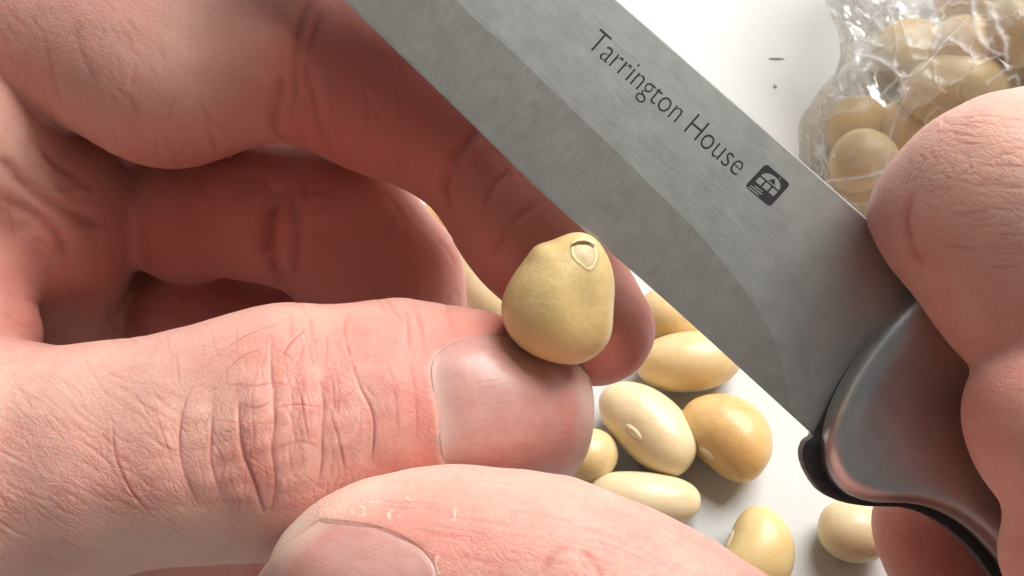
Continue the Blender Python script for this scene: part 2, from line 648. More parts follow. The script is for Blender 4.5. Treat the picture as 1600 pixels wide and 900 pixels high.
def dense(poly, step=6.0):
    poly = np.asarray(poly, float)
    # Catmull-Rom through the points
    P = np.concatenate([[2 * poly[0] - poly[1]], poly, [2 * poly[-1] - poly[-2]]])
    out = []
    for i in range(1, len(P) - 2):
        n = max(2, int(np.linalg.norm(P[i + 1] - P[i]) / step))
        t = np.linspace(0, 1, n, endpoint=False)[:, None]
        out.append(0.5 * (2 * P[i] + (P[i + 1] - P[i - 1]) * t + (2 * P[i - 1] - 5 * P[i] + 4 * P[i + 1] - P[i + 2]) * t ** 2
                          + (-P[i - 1] + 3 * P[i] - 3 * P[i + 1] + P[i + 2]) * t ** 3))
    out.append(poly[-1:])
    return np.concatenate(out)


def polydist(P, L, reach):
    """distance of points to a 3-D polyline, and the place along it (0..1); far points get a big value"""
    d = np.full(len(P), 1e3); s = np.zeros(len(P))
    lo, hi = L.min(0) - reach, L.max(0) + reach
    near = np.nonzero(((P > lo) & (P < hi)).all(1))[0]
    if len(near) == 0: return d, s
    Q = P[near]
    bd = np.full(len(Q), 1e3); bs = np.zeros(len(Q))
    n = len(L) - 1
    for i in range(n):
        a, b = L[i], L[i + 1]
        ab = b - a
        t = np.clip(((Q - a) @ ab) / max(ab @ ab, 1e-9), 0, 1)
        dd = np.linalg.norm(Q - a - t[:, None] * ab, axis=1)
        u = dd < bd
        bd[u] = dd[u]; bs[u] = (i + t[u]) / n
    d[near] = bd; s[near] = bs
    return d, s


def inpoly(x, y, poly):
    poly = np.asarray(poly)
    r = np.zeros(len(x), bool)
    j = len(poly) - 1
    for i in range(len(poly)):
        xi, yi = poly[i]; xj, yj = poly[j]
        if yi != yj:
            r ^= ((yi > y) != (yj > y)) & (x < (xj - xi) * (y - yi) / (yj - yi) + xi)
        j = i
    return r


def vnoise(P, scale, seed):
    """cheap smooth noise: sum of a few sines"""
    g = np.random.default_rng(seed)
    o = np.zeros(len(P))
    for _ in range(7):
        k = g.normal(size=3) * scale
        o += np.sin(P @ k + g.uniform(0, 6.28))
    return o / 3.7


def biggest(Vv, Q):
    lab = np.arange(len(Vv))
    k = Q.shape[1]
    while True:
        new = lab.copy()
        m = lab[Q].min(1)
        for i in range(k): np.minimum.at(new, Q[:, i], m)
        new = new[new]
        if (new == lab).all(): break
        lab = new
    ids, cnt = np.unique(lab, return_counts=True)
    keep = lab == ids[cnt.argmax()]
    Q = Q[keep[Q[:, 0]]]
    rm = np.cumsum(keep) - 1
    return Vv[keep], rm[Q]


def build_mesh(f, lo, hi, h, target, levels=2, sm=3):
    Vv, Q = surface_nets(f, lo, hi, h)
    Vv, Q = biggest(Vv, Q)
    Vv = smooth_mesh(Vv, Q, 2)
    Vv = project(f, Vv, 2)
    Vv = smooth_mesh(Vv, Q, sm, 0.5)
    Vv = project(f, Vv, 2)
    F = np.concatenate([Q[:, [0, 1, 2]], Q[:, [0, 2, 3]]])
    g, _ = gradient(f, Vv[::7])
    if (vnormals(Vv, F)[::7] * g).sum() < 0: F = F[:, ::-1].copy()
    for _ in range(levels):
        n0 = len(Vv)
        Vv, F = refine(Vv, F, target)
        Vv[n0:] = project(f, Vv[n0:], 1)
    return Vv, F


def view_target(fine, coarse, margin=60):
    def t(P):
        x, y = to_px(P)
        inside = (x > -margin) & (x < 1600 + margin) & (y > -margin) & (y < 900 + margin)
        return np.where(inside, fine, coarse)
    return t


def hand_target(boxes, fine, coarse):
    base = view_target(fine, coarse)
    def t(P):
        r = base(P)
        x, y = to_px(P)
        for x0, y0, x1, y1, dmax, fin in boxes:
            r = np.where((x > x0) & (x < x1) & (y > y0) & (y < y1) & (-P[:, 2] < dmax), fin, r)
        return r
    return t


class Skin:
    """finished hand surface: skin creases, nail beds and colour patches laid on an SDF mesh"""
    def __init__(s, f, lo, hi, boxes, h=0.95, fine=0.42):
        s.f = f
        s.queue = []
        s.V, s.F = build_mesh(f, lo, hi, h, hand_target(boxes, fine, 2.0), 3)
        s.n = vnormals(s.V, s.F)
        s.P = s.V.copy()
        m = len(s.V)
        s.disp = np.zeros(m); s.crease = np.zeros(m); s.red = np.zeros(m); s.pale = np.zeros(m); s.glyph = np.full(m, 0.38)
        s.front = (s.n * -s.P).sum(1) > -0.1 * np.linalg.norm(s.P, axis=1)

    def fold(s, pix, depth, width, color=1.0, bulge=0.35, wob=True, seed=None, taper=True):
        s.queue.append((dense(pix, 9), depth, width, color, bulge, wob, seed, taper))

    def apply(s):
        cut = np.cumsum([len(q[0]) for q in s.queue])[:-1]
        lines = np.split(raycast(s.f, np.concatenate([q[0] for q in s.queue])), cut)
        s.order = np.argsort(s.P[:, 0]); s.sx = s.P[s.order, 0]
        for L, q in zip(lines, s.queue):
            s.fold_now(L, *q[1:])
        s.queue = []

    def fold_now(s, L, depth, width, color, bulge, wob, seed, taper):
        lo, hi = L.min(0) - width * 8, L.max(0) + width * 8
        sel = s.order[np.searchsorted(s.sx, lo[0]):np.searchsorted(s.sx, hi[0])]
        Q = s.P[sel]
        sel = sel[(Q[:, 1] > lo[1]) & (Q[:, 1] < hi[1]) & (Q[:, 2] > lo[2]) & (Q[:, 2] < hi[2])]
        if len(sel) == 0: return
        Q = s.P[sel]
        d, t = polydist(Q, L, width * 8)
        end = np.clip(np.minimum(t, 1 - t) * 5, 0, 1) ** 0.6 if taper else 1.0
        if wob: end = end * (0.8 + 0.35 * vnoise(Q, 0.9, seed or 3))
        g = np.exp(-(d / width) ** 2)
        s.disp[sel] += end * depth * (-g + bulge * np.exp(-((d - 3.2 * width) / (2.6 * width)) ** 2))
        s.crease[sel] = np.maximum(s.crease[sel], color * end * np.exp(-(d / max(width * 0.85, 0.11)) ** 2))

    def patch(s, px, py, r_mm, amount, which='red', aspect=(1, 1), ang=0.0):
        c = raycast(s.f, [(px, py)])[0]
        q = s.P - c
        ca, sa = math.cos(ang), math.sin(ang)
        u = (q[:, 0] * ca + q[:, 1] * sa) / aspect[0]; v = (-q[:, 0] * sa + q[:, 1] * ca) / aspect[1]
        g = amount * np.exp(-(u * u + v * v + q[:, 2] ** 2) / r_mm ** 2)
        a = getattr(s, which)
        a += g

    def finish(s, name, mat, label, extra=None):
        P = s.P + s.n * s.disp[:, None]
        o = mesh_obj(name, W(P), s.F, mat, attrs={
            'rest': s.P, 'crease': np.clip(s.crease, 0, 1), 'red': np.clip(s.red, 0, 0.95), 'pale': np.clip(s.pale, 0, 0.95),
            'glyph': np.clip(s.glyph, 0, 1.5)})
        tag(o, label, 'hand')
        return o


def coons(top, right, bottom, left, nu, nv):
    """top: left->right, bottom: left->right, left: top->bottom, right: top->bottom (pixel curves)"""
    def rs(c, n):
        c = dense(c, 3)
        l = np.concatenate([[0], np.cumsum(np.linalg.norm(np.diff(c, axis=0), axis=1))])
        t = np.linspace(0, l[-1], n)
        return np.stack([np.interp(t, l, c[:, k]) for k in range(2)], 1)
    Tt, B, L, Rr = rs(top, nu), rs(bottom, nu), rs(left, nv), rs(right, nv)
    u = np.linspace(0, 1, nu)[None, :, None]; v = np.linspace(0, 1, nv)[:, None, None]
    S = (1 - v) * Tt[None] + v * B[None] + (1 - u) * L[:, None] + u * Rr[:, None]
    S = S - ((1 - u) * (1 - v) * Tt[0] + u * (1 - v) * Tt[-1] + (1 - u) * v * B[0] + u * v * B[-1])
    return S, np.broadcast_to(u, (nv, nu, 1))[..., 0], np.broadcast_to(v, (nv, nu, 1))[..., 0]


def nail(skin, parent, top, right, bottom, left, distal='right', lift=0.35, rim=0.45):
    nu, nv = 70, 60
    S, U, Vv = coons(top, right, bottom, left, nu, nv)
    pix = S.reshape(-1, 2)
    pts = raycast(skin.f, pix)
    qx, qy = to_px(pts)
    hit = np.hypot(qx - pix[:, 0], qy - pix[:, 1]) < 1.5
    X = (pix - pix.mean(0)) / 100.0
    x_, y_ = X.T
    B = np.stack([x_ ** i * y_ ** j for i in range(4) for j in range(5 - i)], 1)     # smooth plate through the nail bed
    co, *_ = np.linalg.lstsq(B[hit], -pts[hit, 2], rcond=None)
    dep = B @ co
    G = np.stack([(pix[:, 0] - 800) / FPX * dep, (450 - pix[:, 1]) / FPX * dep, -dep], 1).reshape(nv, nu, 3)
    du = np.gradient(G, axis=1); dv = np.gradient(G, axis=0)
    nn = np.cross(dv, du); nn /= np.linalg.norm(nn, axis=2, keepdims=True)
    if (nn * -G).sum() < 0: nn = -nn
    u = U if distal == 'right' else 1 - U      # 0 at the cuticle, 1 at the free edge
    e = np.minimum(Vv, 1 - Vv)
    prof = lift * (0.04 + 1.7 * np.sin(np.pi * np.clip(Vv, 0, 1)) ** 1.4)
    tuck = -0.10 * np.exp(-(e / 0.03) ** 2) - (prof + 0.10) * np.exp(-(u / 0.13) ** 2)
    topv = G + nn * (prof + tuck + 0.0)[..., None]
    botv = topv - nn * 0.45
    m = nu * nv
    A = np.concatenate([topv.reshape(-1, 3), botv.reshape(-1, 3)])
    id_ = np.arange(m).reshape(nv, nu)
    q = np.stack([id_[:-1, :-1], id_[1:, :-1], id_[1:, 1:], id_[:-1, 1:]], -1).reshape(-1, 4)
    faces = [q, q[:, ::-1] + m]
    ring = np.concatenate([id_[0, :], id_[1:, -1], id_[-1, -2::-1], id_[-2:0:-1, 0]])
    r2 = np.roll(ring, -1)
    faces.append(np.stack([ring, r2, r2 + m, ring + m], 1))
    F = np.concatenate(faces)
    # make sure the top faces the viewer
    fn = np.cross(A[q[:, 1]] - A[q[:, 0]], A[q[:, 2]] - A[q[:, 0]])
    if (fn * -A[q[:, 0]]).sum() < 0: F = F[:, ::-1]
    o = mesh_obj('fingernail', W(A), F, NAIL, parent=parent, attrs={
        'u': np.tile(u.reshape(-1), 2), 'v': np.tile(Vv.reshape(-1), 2), 'rest': A})
    return o


def nail_bed(skin, top, right, bottom, left, distal='right', rim=0.45):
    T_, R_, B_, L_ = (dense(c, 6) for c in (top, right, bottom, left))
    poly = np.concatenate([T_, R_, B_[::-1], L_[::-1]])
    x, y = to_px(skin.P)
    inside = inpoly(x, y, poly) & skin.front & (-skin.P[:, 2] < raycast(skin.f, [poly.mean(0)])[0, 2] * -1 + 12)
    sides = [T_, B_] + ([L_] if distal == 'right' else [R_])
    lines = [raycast(skin.f, s_) for s_ in sides]
    d = np.full(len(skin.P), 1e3)
    for L in lines:
        d = np.minimum(d, polydist(skin.P, L, 4)[0])
    fe = raycast(skin.f, R_ if distal == 'right' else L_)
    df = polydist(skin.P, fe, 4)[0]
    dep = np.where(inside, 1 - np.exp(-(np.minimum(d, df + 0.6) / 0.9) ** 2), 0)
    skin.disp -= 0.8 * dep
    out = ~inside
    skin.disp += np.where(out, rim * np.exp(-((d - 0.3) / 0.9) ** 2), 0)
    cut = polydist(skin.P, lines[2], 4)[0]
    skin.pale += np.where(out, (0.30 + 0.22 * vnoise(skin.P, 1.5, 8)) * np.exp(-(cut / 0.35) ** 2), 0)
    skin.red += np.where(out, 0.22 * np.exp(-((d - 0.6) / 1.6) ** 2), 0)
    skin.glyph[inside] = 0


# ================================================================== the table
tb = mesh_obj('table', np.array([[-900, -700, 0], [900, -700, 0], [900, 900, 0], [-900, 900, 0]], float), [(0, 1, 2, 3)],
              mat_table(), origin=(0, 0, 0), smooth=False)
tag(tb, 'white table surface under the beans', kind='structure')

# ================================================================== left hand
zc = np.array([0, 0, 1.0])
index = [
    Prim((-260, -90, 144, 185), (60, 25, 135, 168), 5),
    Prim((60, 25, 135, 168), (260, 105, 126, 157), 5),
    Prim((260, 105, 126, 157), (470, 72, 123, 140), 5),
    Prim((470, 72, 123, 140), (600, 130, 123.5, 140), 5),
    Prim((600, 130, 123.5, 140), (742, 212, 124, 122), 5),
    Prim((742, 212, 124, 122), (830, 345, 122, 117), 5),
    Prim((830, 345, 122, 117), (932, 514, 119, 107), 5),
]
middle = chain([(170, 300, 168, 110), (285, 338, 145, 102), (420, 328, 139, 110), (520, 340, 138, 122), (600, 440, 140, 124), (640, 560, 143, 112)], 4)
ring = chain([(150, 470, 178, 120), (320, 512, 154, 112), (480, 545, 152, 118), (560, 680, 152, 110)], 4)
little = chain([(100, 760, 168, 170), (330, 830, 156, 145), (500, 920, 152, 135)], 4)
palm = [
    Prim((-420, 300, 168, 330), (-330, 640, 160, 330), 12),
    Prim((-250, 90, 128, 150), (-81, 213, 127, 130), 5),
    Prim((-81, 213, 127, 130), (82, 345, 140, 134), 5),
    Prim((82, 345, 140, 134), (85, 420, 150, 130), 5),
    Prim((80, 500, 158, 160), (80, 640, 165, 180), 6),
    Prim((-330, 640, 160, 330), (80, 780, 178, 260), 8),
    Prim((60, 135, 152, 128), (430, 190, 147, 84), 5),  # hidden filler mass, added to block light between forefinger and middle finger
    Prim((-300, 330, 140, 160), (-60, 440, 129, 96), 5),
    Prim((-60, 440, 129, 96), (-45, 525, 127, 112), 3),
]
thumb = [Prim((-330, 760, 132, 260), (-60, 752, 119, 222), 8)]
for (x0, y0, d0, r0), (x1, y1, d1, r1) in zip(*(lambda c: (c[:-1], c[1:]))([
        (-60, 752, 119, 222), (190, 714, 114, 178), (330, 692, 112, 181), (455, 668, 111.5, 189), (620, 628, 112, 158), (745, 624, 112.5, 130), (824, 630, 113.5, 103)])):
    for sg in (-1, 1):                                  # two strands: the back of the thumb leans, lower side nearer
        o0, o1 = r0 * 0.26, r1 * 0.26
        thumb.append(Prim((x0, y0 + sg * o0, d0 - sg * 1.6, r0 * 0.76), (x1, y1 + sg * o1, d1 - sg * 1.6 * (r1 / 180), r1 * 0.76), 5))
LH = Shape([(1, palm, .8), (1.5, middle, .8), (1.5, ring, .8), (2, little, .8), (1.0, index, 1.1), (1.5, thumb, 1.0)])
lo, hi = LH.box()
lo = np.maximum(lo, [-118, -72, -190])
SL = Skin(LH, lo, hi, [(-20, 460, 940, 920, 113, .21), (255, 470, 625, 840, 110, .125)])

knuckle = [
    ([(425, 525), (423, 565), (428, 625), (430, 665), (425, 700), (430, 760), (420, 812)], .30, .36),
    ([(373, 628), (375, 675), (380, 710), (395, 750), (412, 805)], .36, .40),
    ([(300, 600), (285, 640), (279, 690), (287, 740), (312, 795)], .13, .32),
    ([(450, 500), (400, 517), (350, 545), (318, 575)], .08, .28),
    ([(333, 615), (330, 675), (330, 725), (345, 775)], .16, .30),
    ([(415, 545), (380, 557), (352, 582)], .08, .26),
    ([(500, 592), (506, 635), (503, 675), (503, 720), (495, 765)], .24, .32),
    ([(433, 545), (465, 570), (490, 600)], .07, .24),
    ([(535, 488), (540, 528), (548, 560)], .10, .25),
    ([(550, 568), (565, 610), (580, 640), (585, 675), (580, 722)], .18, .30),
    ([(515, 640), (530, 690), (540, 742)], .14, .26),
    ([(470, 618), (475, 650), (482, 690)], .13, .24),
    ([(400, 590), (395, 640), (402, 690)], .10, .24),
    ([(452, 590), (458, 640), (452, 700), (460, 760)], .12, .26),
    ([(520, 560), (530, 610), (528, 650)], .09, .22),
    ([(604, 560), (618, 620), (622, 680)], .08, .35),
    ([(640, 560), (650, 620), (652, 690)], .10, .45),
    ([(175, 655), (180, 710), (205, 765), (240, 810)], .13, .32),
    ([(240, 640), (258, 690), (275, 740)], .10, .28),
    ([(345, 600), (400, 605), (430, 600), (470, 615)], .07, .22),
    ([(373, 630), (400, 640), (428, 628)], .09, .22),
    ([(430, 640), (465, 634), (500, 640)], .08, .22),
    ([(335, 655), (375, 662)], .06, .2), ([(430, 700), (470, 690), (500, 700)], .06, .22),
    ([(440, 560), (455, 535), (480, 510)], .13, .28),
]
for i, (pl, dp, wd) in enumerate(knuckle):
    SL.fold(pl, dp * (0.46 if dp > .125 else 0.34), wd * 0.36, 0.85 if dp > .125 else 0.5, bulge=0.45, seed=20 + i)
rnd = random.Random(4)
for pl in ([(425, 525), (424, 565), (428, 625), (428, 700), (424, 810)], [(374, 600), (376, 675), (384, 725), (410, 805)], [(503, 560), (506, 635), (502, 700), (495, 770)],
           [(285, 620), (280, 690), (300, 790)], [(330, 600), (331, 680), (345, 790)], [(560, 580), (580, 650), (576, 730)], [(460, 560), (462, 640), (458, 760)]):
    SL.fold(pl, .17, .75, 0.10, bulge=0.8)
for i in range(260):                                    # fine net over the knuckle
    x0 = rnd.gauss(430, 80); y0 = rnd.uniform(510, 800)
    a = rnd.choice([rnd.gauss(1.57, .3), rnd.gauss(0.5, .3), rnd.gauss(-0.5, .3)])
    ln = rnd.uniform(5, 15)
    SL.fold([(x0 - ln * math.cos(a), y0 - ln * math.sin(a)), (x0 + rnd.gauss(0, 1.5), y0 + rnd.gauss(0, 1.5)), (x0 + ln * math.cos(a), y0 + ln * math.sin(a))],
            rnd.uniform(.012, .030), rnd.uniform(.06, .10), 0.12, seed=i)
for i in range(210):                                    # slight lines across the thumb
    x0 = rnd.gauss(420, 95); y0 = rnd.uniform(530, 790)
    if not 230 < x0 < 610: continue
    lean = rnd.gauss(0.0, 0.25) + (x0 - 430) / 500 * (1 if y0 > 660 else -1) * -0.8
    ln = rnd.uniform(8, 34)
    SL.fold([(x0 - lean * ln, y0 - ln), (x0 + rnd.gauss(0, 3), y0), (x0 + lean * ln, y0 + ln)], rnd.uniform(.015, .040), rnd.uniform(.07, .12), 0.2, seed=i)
for i in range(120):                                    # slanting skin lines on the thumb base
    x0 = rnd.uniform(-20, 270); y0 = rnd.uniform(590, 860)
    ln = rnd.uniform(14, 42); a = rnd.gauss(0.65, 0.2)
    SL.fold([(x0 - ln * math.cos(a), y0 - ln * math.sin(a)), (x0 + rnd.gauss(0, 3), y0 + rnd.gauss(0, 3)), (x0 + ln * math.cos(a), y0 + ln * math.sin(a))],
            rnd.uniform(.015, .04), rnd.uniform(.10, .16), 0.2, seed=i)
for pl, dp, wd in [
    ([(486, -10), (466, 45), (458, 100), (460, 150), (450, 190)], .5, .6),
    ([(440, 120), (432, 160), (425, 195), (440, 215), (462, 222)], .55, .6),
    ([(482, 112), (488, 160), (500, 203), (520, 240)], .5, .55),
    ([(500, 20), (480, 90), (476, 150)], .3, .45),
    ([(760, 195), (745, 207), (716, 235), (699, 270), (694, 302), (706, 330)], .7, .6),
    ([(795, 265), (770, 290), (752, 330)], .25, .45), ([(840, 315), (800, 350), (770, 400)], .2, .45),
    ([(70, 60), (80, 110), (92, 165)], .2, .5), ([(115, 40), (130, 90), (150, 130)], .12, .4),
    ([(436, 290), (420, 345), (416, 390), (428, 440)], 1.9, 1.0), ([(455, 290), (464, 350), (455, 430)], 1.0, .7),
    ([(-10, 240), (45, 295), (115, 335), (160, 345)], .8, .8), ([(5, 310), (50, 335), (90, 372), (100, 420)], .7, .7), ([(40, 210), (90, 260), (150, 300)], .35, .6),
]:
    SL.fold(pl, dp * .7, wd, 0.45)
for i in range(60):                                     # fine lines on the forefinger's side
    x0 = rnd.uniform(-10, 260); y0 = rnd.uniform(0, 130)
    ln = rnd.uniform(8, 26); a = rnd.gauss(1.2, 0.4)
    SL.fold([(x0 - ln * math.cos(a), y0 - ln * math.sin(a)), (x0 + 2, y0), (x0 + ln * math.cos(a), y0 + ln * math.sin(a))], rnd.uniform(.015, .04), .18, 0.15, seed=i)
for i in range(110):
    x0 = rnd.uniform(-10, 720); y0 = rnd.uniform(150, 520)
    ln = rnd.uniform(10, 40); a = rnd.gauss(1.35, .45) if x0 > 220 else rnd.gauss(0.75, .4)
    SL.fold([(x0 - ln * math.cos(a), y0 - ln * math.sin(a)), (x0 + rnd.gauss(0, 3), y0), (x0 + ln * math.cos(a), y0 + ln * math.sin(a))], rnd.uniform(.03, .09), rnd.uniform(.2, .4), 0.25, seed=i)
SL.apply()
SL.disp += 0.22 * vnoise(SL.P, 0.22, 5) + 0.035 * vnoise(SL.P, 0.9, 6)

TN = dict(top=[(684, 550), (708, 535), (760, 519), (815, 511), (848, 521)],
          right=[(846, 520), (885, 547), (912, 585), (921, 640), (917, 700), (897, 745)],
          bottom=[(694, 745), (760, 752), (830, 752), (897, 745)],
          left=[(684, 550), (674, 575), (677, 610), (684, 650), (688, 695), (694, 745)])
nail_bed(SL, rim=0.06, **TN)
SL.patch(640, 640, 5, .35, aspect=(.7, 2))
SL.patch(720, 505, 6, .30, aspect=(2, .5))
SL.patch(380, 720, 5, .35); SL.patch(440, 560, 6, .22); SL.patch(200, 720, 9, .15)
SL.patch(960, 540, 10, .5); SL.patch(860, 320, 12, .5); SL.patch(600, 200, 14, .45); SL.patch(320, 350, 18, .55); SL.patch(560, 400, 20, .55); SL.patch(420, 60, 12, .2); SL.patch(640, 60, 12, .4); SL.patch(120, 460, 12, .3)  # palm flush plus painted shade: hollow of the hand, forefinger beside the blade
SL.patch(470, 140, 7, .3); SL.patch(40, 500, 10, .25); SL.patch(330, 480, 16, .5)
SL.patch(100, 600, 9, .3, 'pale', (2, .6)); SL.patch(30, 250, 8, .35, 'pale'); SL.patch(300, 90, 9, .3, 'pale'); SL.patch(310, 660, 5, .25, 'pale')
SL.patch(500, 480, 6, .25, 'pale', (2.5, .5)); SL.patch(240, 850, 6, .3, 'pale', (1.6, .6))
xx, yy = to_px(SL.P)
SL.glyph += 0.55 * np.exp(-(((xx - 90) / 230) ** 2 + ((yy - 740) / 150) ** 2)) + 0.35 * np.exp(-(((xx - 60) / 160) ** 2 + ((yy - 40) / 90) ** 2))
SL.glyph -= 0.35 * np.exp(-(((xx - 640) / 260) ** 2 + ((yy - 300) / 160) ** 2))
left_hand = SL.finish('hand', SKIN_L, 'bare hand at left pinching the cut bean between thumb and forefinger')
nail(SL, left_hand, **TN)

# ================================================================== right hand
rthumb = [
    Prim((505, 905, 101, 108), (600, 908, 100, 155), 5),
    Prim((600, 908, 100, 155), (720, 912, 100, 180), 5),
    Prim((720, 912, 100, 180), (860, 928, 100, 182), 5),
    Prim((860, 928, 100, 182), (1000, 1002, 100, 188), 5),
    Prim((1000, 1002, 100, 188), (1330, 1225, 103, 225), 6),
    Prim((1330, 1225, 103, 225), (1800, 1280, 118, 330), 14),
]
rindex = [
    Prim((1392, 336, 107, 42), (1470, 333, 104, 100), 5),
    Prim((1470, 333, 104, 100), (1590, 325, 99, 178), 5),
    Prim((1590, 325, 99, 178), (1760, 360, 100, 195), 5),
    Prim((1560, 380, 100, 130), (1625, 470, 99, 160), 5),
    Prim((1760, 360, 100, 195), (2050, 560, 116, 230), 10),
]
rmiddle = [Prim((1640, 645, 95, 125), (1800, 600, 98, 160), 5), Prim((1800, 600, 98, 160), (2050, 700, 114, 220), 8)]
rmiddle2 = [Prim((1645, 655, 96, 122), (1684, 718, 95, 112), 5), Prim((1684, 718, 95, 112), (1800, 700, 98, 150), 5)]
rring = [Prim((1684, 868, 97, 112), (1850, 840, 100, 170), 6), Prim((1850, 840, 100, 170), (2050, 900, 112, 220), 8)]
runder = [Prim((1478, 812, 125, 112), (1560, 880, 127, 135), 5), Prim((1560, 880, 127, 135), (1800, 960, 132, 200), 8), Prim((1800, 960, 132, 200), (2050, 900, 126, 260), 10)]
rpalm = [Prim((2000, 700, 124, 330), (2000, 1100, 126, 330), 10)]
RH = Shape([(1, rpalm), (4, rring), (1.0, rmiddle, .4), (3.0, rmiddle2, .3), (1.6, rindex, 1.0), (1.0, runder, .4), (3, rthumb, 1.1)])
lo, hi = RH.box()
hi = np.minimum(hi, [92, 1e9, 1e9]); lo = np.maximum(lo, [-1e9, -80, -150])
SR = Skin(RH, lo, hi, [(380, 700, 1260, 920, 100, .21), (1340, 120, 1620, 480, 101, .21), (530, 755, 730, 905, 98, .12)])

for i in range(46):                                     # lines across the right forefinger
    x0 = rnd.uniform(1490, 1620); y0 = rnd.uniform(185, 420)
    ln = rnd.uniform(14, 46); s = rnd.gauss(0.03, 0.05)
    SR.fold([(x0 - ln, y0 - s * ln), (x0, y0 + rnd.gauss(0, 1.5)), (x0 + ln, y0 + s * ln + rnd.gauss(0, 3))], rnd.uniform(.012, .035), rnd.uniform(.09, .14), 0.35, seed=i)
for i in range(75):                                     # scaly patch near the finger's edge
    x0 = rnd.gauss(1465, 26); y0 = rnd.gauss(245, 38)
    ln = rnd.uniform(4, 12); a = rnd.uniform(0, 3.14)
    SR.fold([(x0 - ln * math.cos(a), y0 - ln * math.sin(a)), (x0 + 1, y0), (x0 + ln * math.cos(a), y0 + ln * math.sin(a))], rnd.uniform(.012, .035), .12, 0.2, seed=i)
for i in range(60):                                     # long fine lines on the thumb's pad side
    x0 = rnd.uniform(600, 1100); y0 = rnd.uniform(745, 880) + max(0, x0 - 950) * 0.35
    ln = rnd.uniform(18, 50); s = 0.12 + max(0, (x0 - 800) / 700) + rnd.gauss(0, .06)
    SR.fold([(x0 - ln, y0 - s * ln), (x0, y0), (x0 + ln, y0 + s * ln)], rnd.uniform(.012, .035), rnd.uniform(.10, .16), 0.2, seed=i)
for pl, dp, wd in [
    ([(850, 900), (866, 866), (895, 856)], .12, .5), ([(905, 860), (928, 880), (940, 905)], .14, .4), ([(905, 878), (920, 890)], .08, .3),
    ([(1425, 300), (1415, 340), (1425, 385), (1445, 420)], .25, .7),
]:
    SR.fold(pl, dp, wd, 0.5)
SR.apply()
SR.disp += 0.20 * vnoise(SR.P, 0.22, 15) + 0.05 * vnoise(SR.P, 0.9, 16)
RN = dict(top=[(500, 812), (545, 816), (600, 826), (650, 850), (676, 882), (684, 930)],
          right=[(684, 930), (675, 985), (650, 1030)],
          bottom=[(392, 935), (430, 990), (500, 1025), (650, 1030)],
          left=[(500, 812), (468, 840), (435, 872), (405, 905), (392, 935)])
nail_bed(SR, distal='left', rim=0.12, **RN)
SR.patch(600, 795, 5, .25, aspect=(2, .6), ang=-0.15); SR.patch(700, 820, 6, .15); SR.patch(780, 860, 7, .10); SR.patch(940, 800, 7, .2)
SR.patch(1440, 260, 6, .22); SR.patch(1380, 350, 5, .4); SR.patch(1440, 860, 16, .5); SR.patch(1540, 640, 8, .2); SR.patch(1500, 450, 8, .2)
SR.patch(1580, 230, 11, .35, 'pale'); SR.patch(860, 755, 6, .3, 'pale', (2, .6)); SR.patch(520, 790, 5, .5, 'pale', (2, .5), 0.5); SR.patch(440, 850, 4, .5, 'pale', (.6, 1.6))
for pl, wd in [([(563, 791), (570, 798), (568, 807), (561, 809)], .10), ([(576, 785), (586, 786), (597, 782)], .09), ([(612, 796), (607, 804), (609, 812)], .14),
               ([(634, 778), (643, 784)], .08), ([(708, 796), (711, 803), (709, 812)], .15), ([(683, 868), (681, 880), (685, 896)], .14), ([(698, 786), (704, 793)], .06),
               ([(475, 828), (484, 820)], .09), ([(548, 800), (556, 806)], .08), ([(440, 850), (452, 840)], .08), ([(620, 806), (628, 808)], .06)]:
    L_ = raycast(RH, dense(pl, 3))
    d_, _ = polydist(SR.P, L_, 2)
    rag = 0.6 + 0.7 * vnoise(SR.P, 6.0, 33)
    g_ = np.exp(-(d_ / (wd * rag.clip(.4, 1.4))) ** 2)
    SR.pale += .75 * g_
    SR.disp += .07 * g_
SR.glyph += 0.3
right_hand = SR.finish('hand', SKIN_R, 'bare hand at right gripping the knife handle, its thumb reaching left along the bottom')
nail(SR, right_hand, distal='left', **RN)

# ================================================================== knife
KO = V(1275, 680, 108.5)
k1 = V(540, 0, 107.5); k2 = V(1150, 160, 109.1)
kx = KO - k1; kx /= np.linalg.norm(kx)                     # along the blade, towards the handle
kn = np.cross(kx, k2 - KO); kn /= np.linalg.norm(kn)
if kn[2] < 0: kn = -kn
ky = np.cross(kn, kx)                                      # towards the spine
def K(px, py):
    """pixel -> (u, v) in the blade's middle plane, mm"""
    d = V(px, py, 1.0)
    p = d * ((KO @ kn) / (d @ kn)) - KO
    return np.array([p @ kx, p @ ky])
def KP(uv, wv=0.0):
    uv = np.atleast_2d(uv)
    return KO + uv[:, :1] * kx + uv[:, 1:2] * ky + np.broadcast_to(np.asarray(wv, float), (len(uv),))[:, None] * kn

STEEL = mat_steel('brushed_blade_steel', (0.56, 0.57, 0.545, 1), 0.42, (0.6, 22.0, 1.0), (0, 0, 0), 0.000007)
BEVEL = mat_steel('ground_blade_steel', (0.55, 0.525, 0.49, 1), 0.40, (20.0, 0.8, 1.0), (0, 0, 0.15), 0.00001)
SHELL = mat_steel('handle_steel', (0.55, 0.545, 0.545, 1), 0.36, (0.4, 3.0, 3.0), (0, 0, 0.3), 0.000002)
LINER = mat_plain('black_rubber', (0.012, 0.013, 0.014, 1), 0.45, 0.5, 600, 0.0002)
INK = mat_plain('etched_dark_grey', (0.035, 0.034, 0.036, 1), 0.55, 0.3)
STEELM = STEEL

knife = empty('knife', W(KP([30, 10])[0]))
tag(knife, 'small kitchen knife with brushed steel blade, lettered, and grey steel handle edged in black', 'knife')

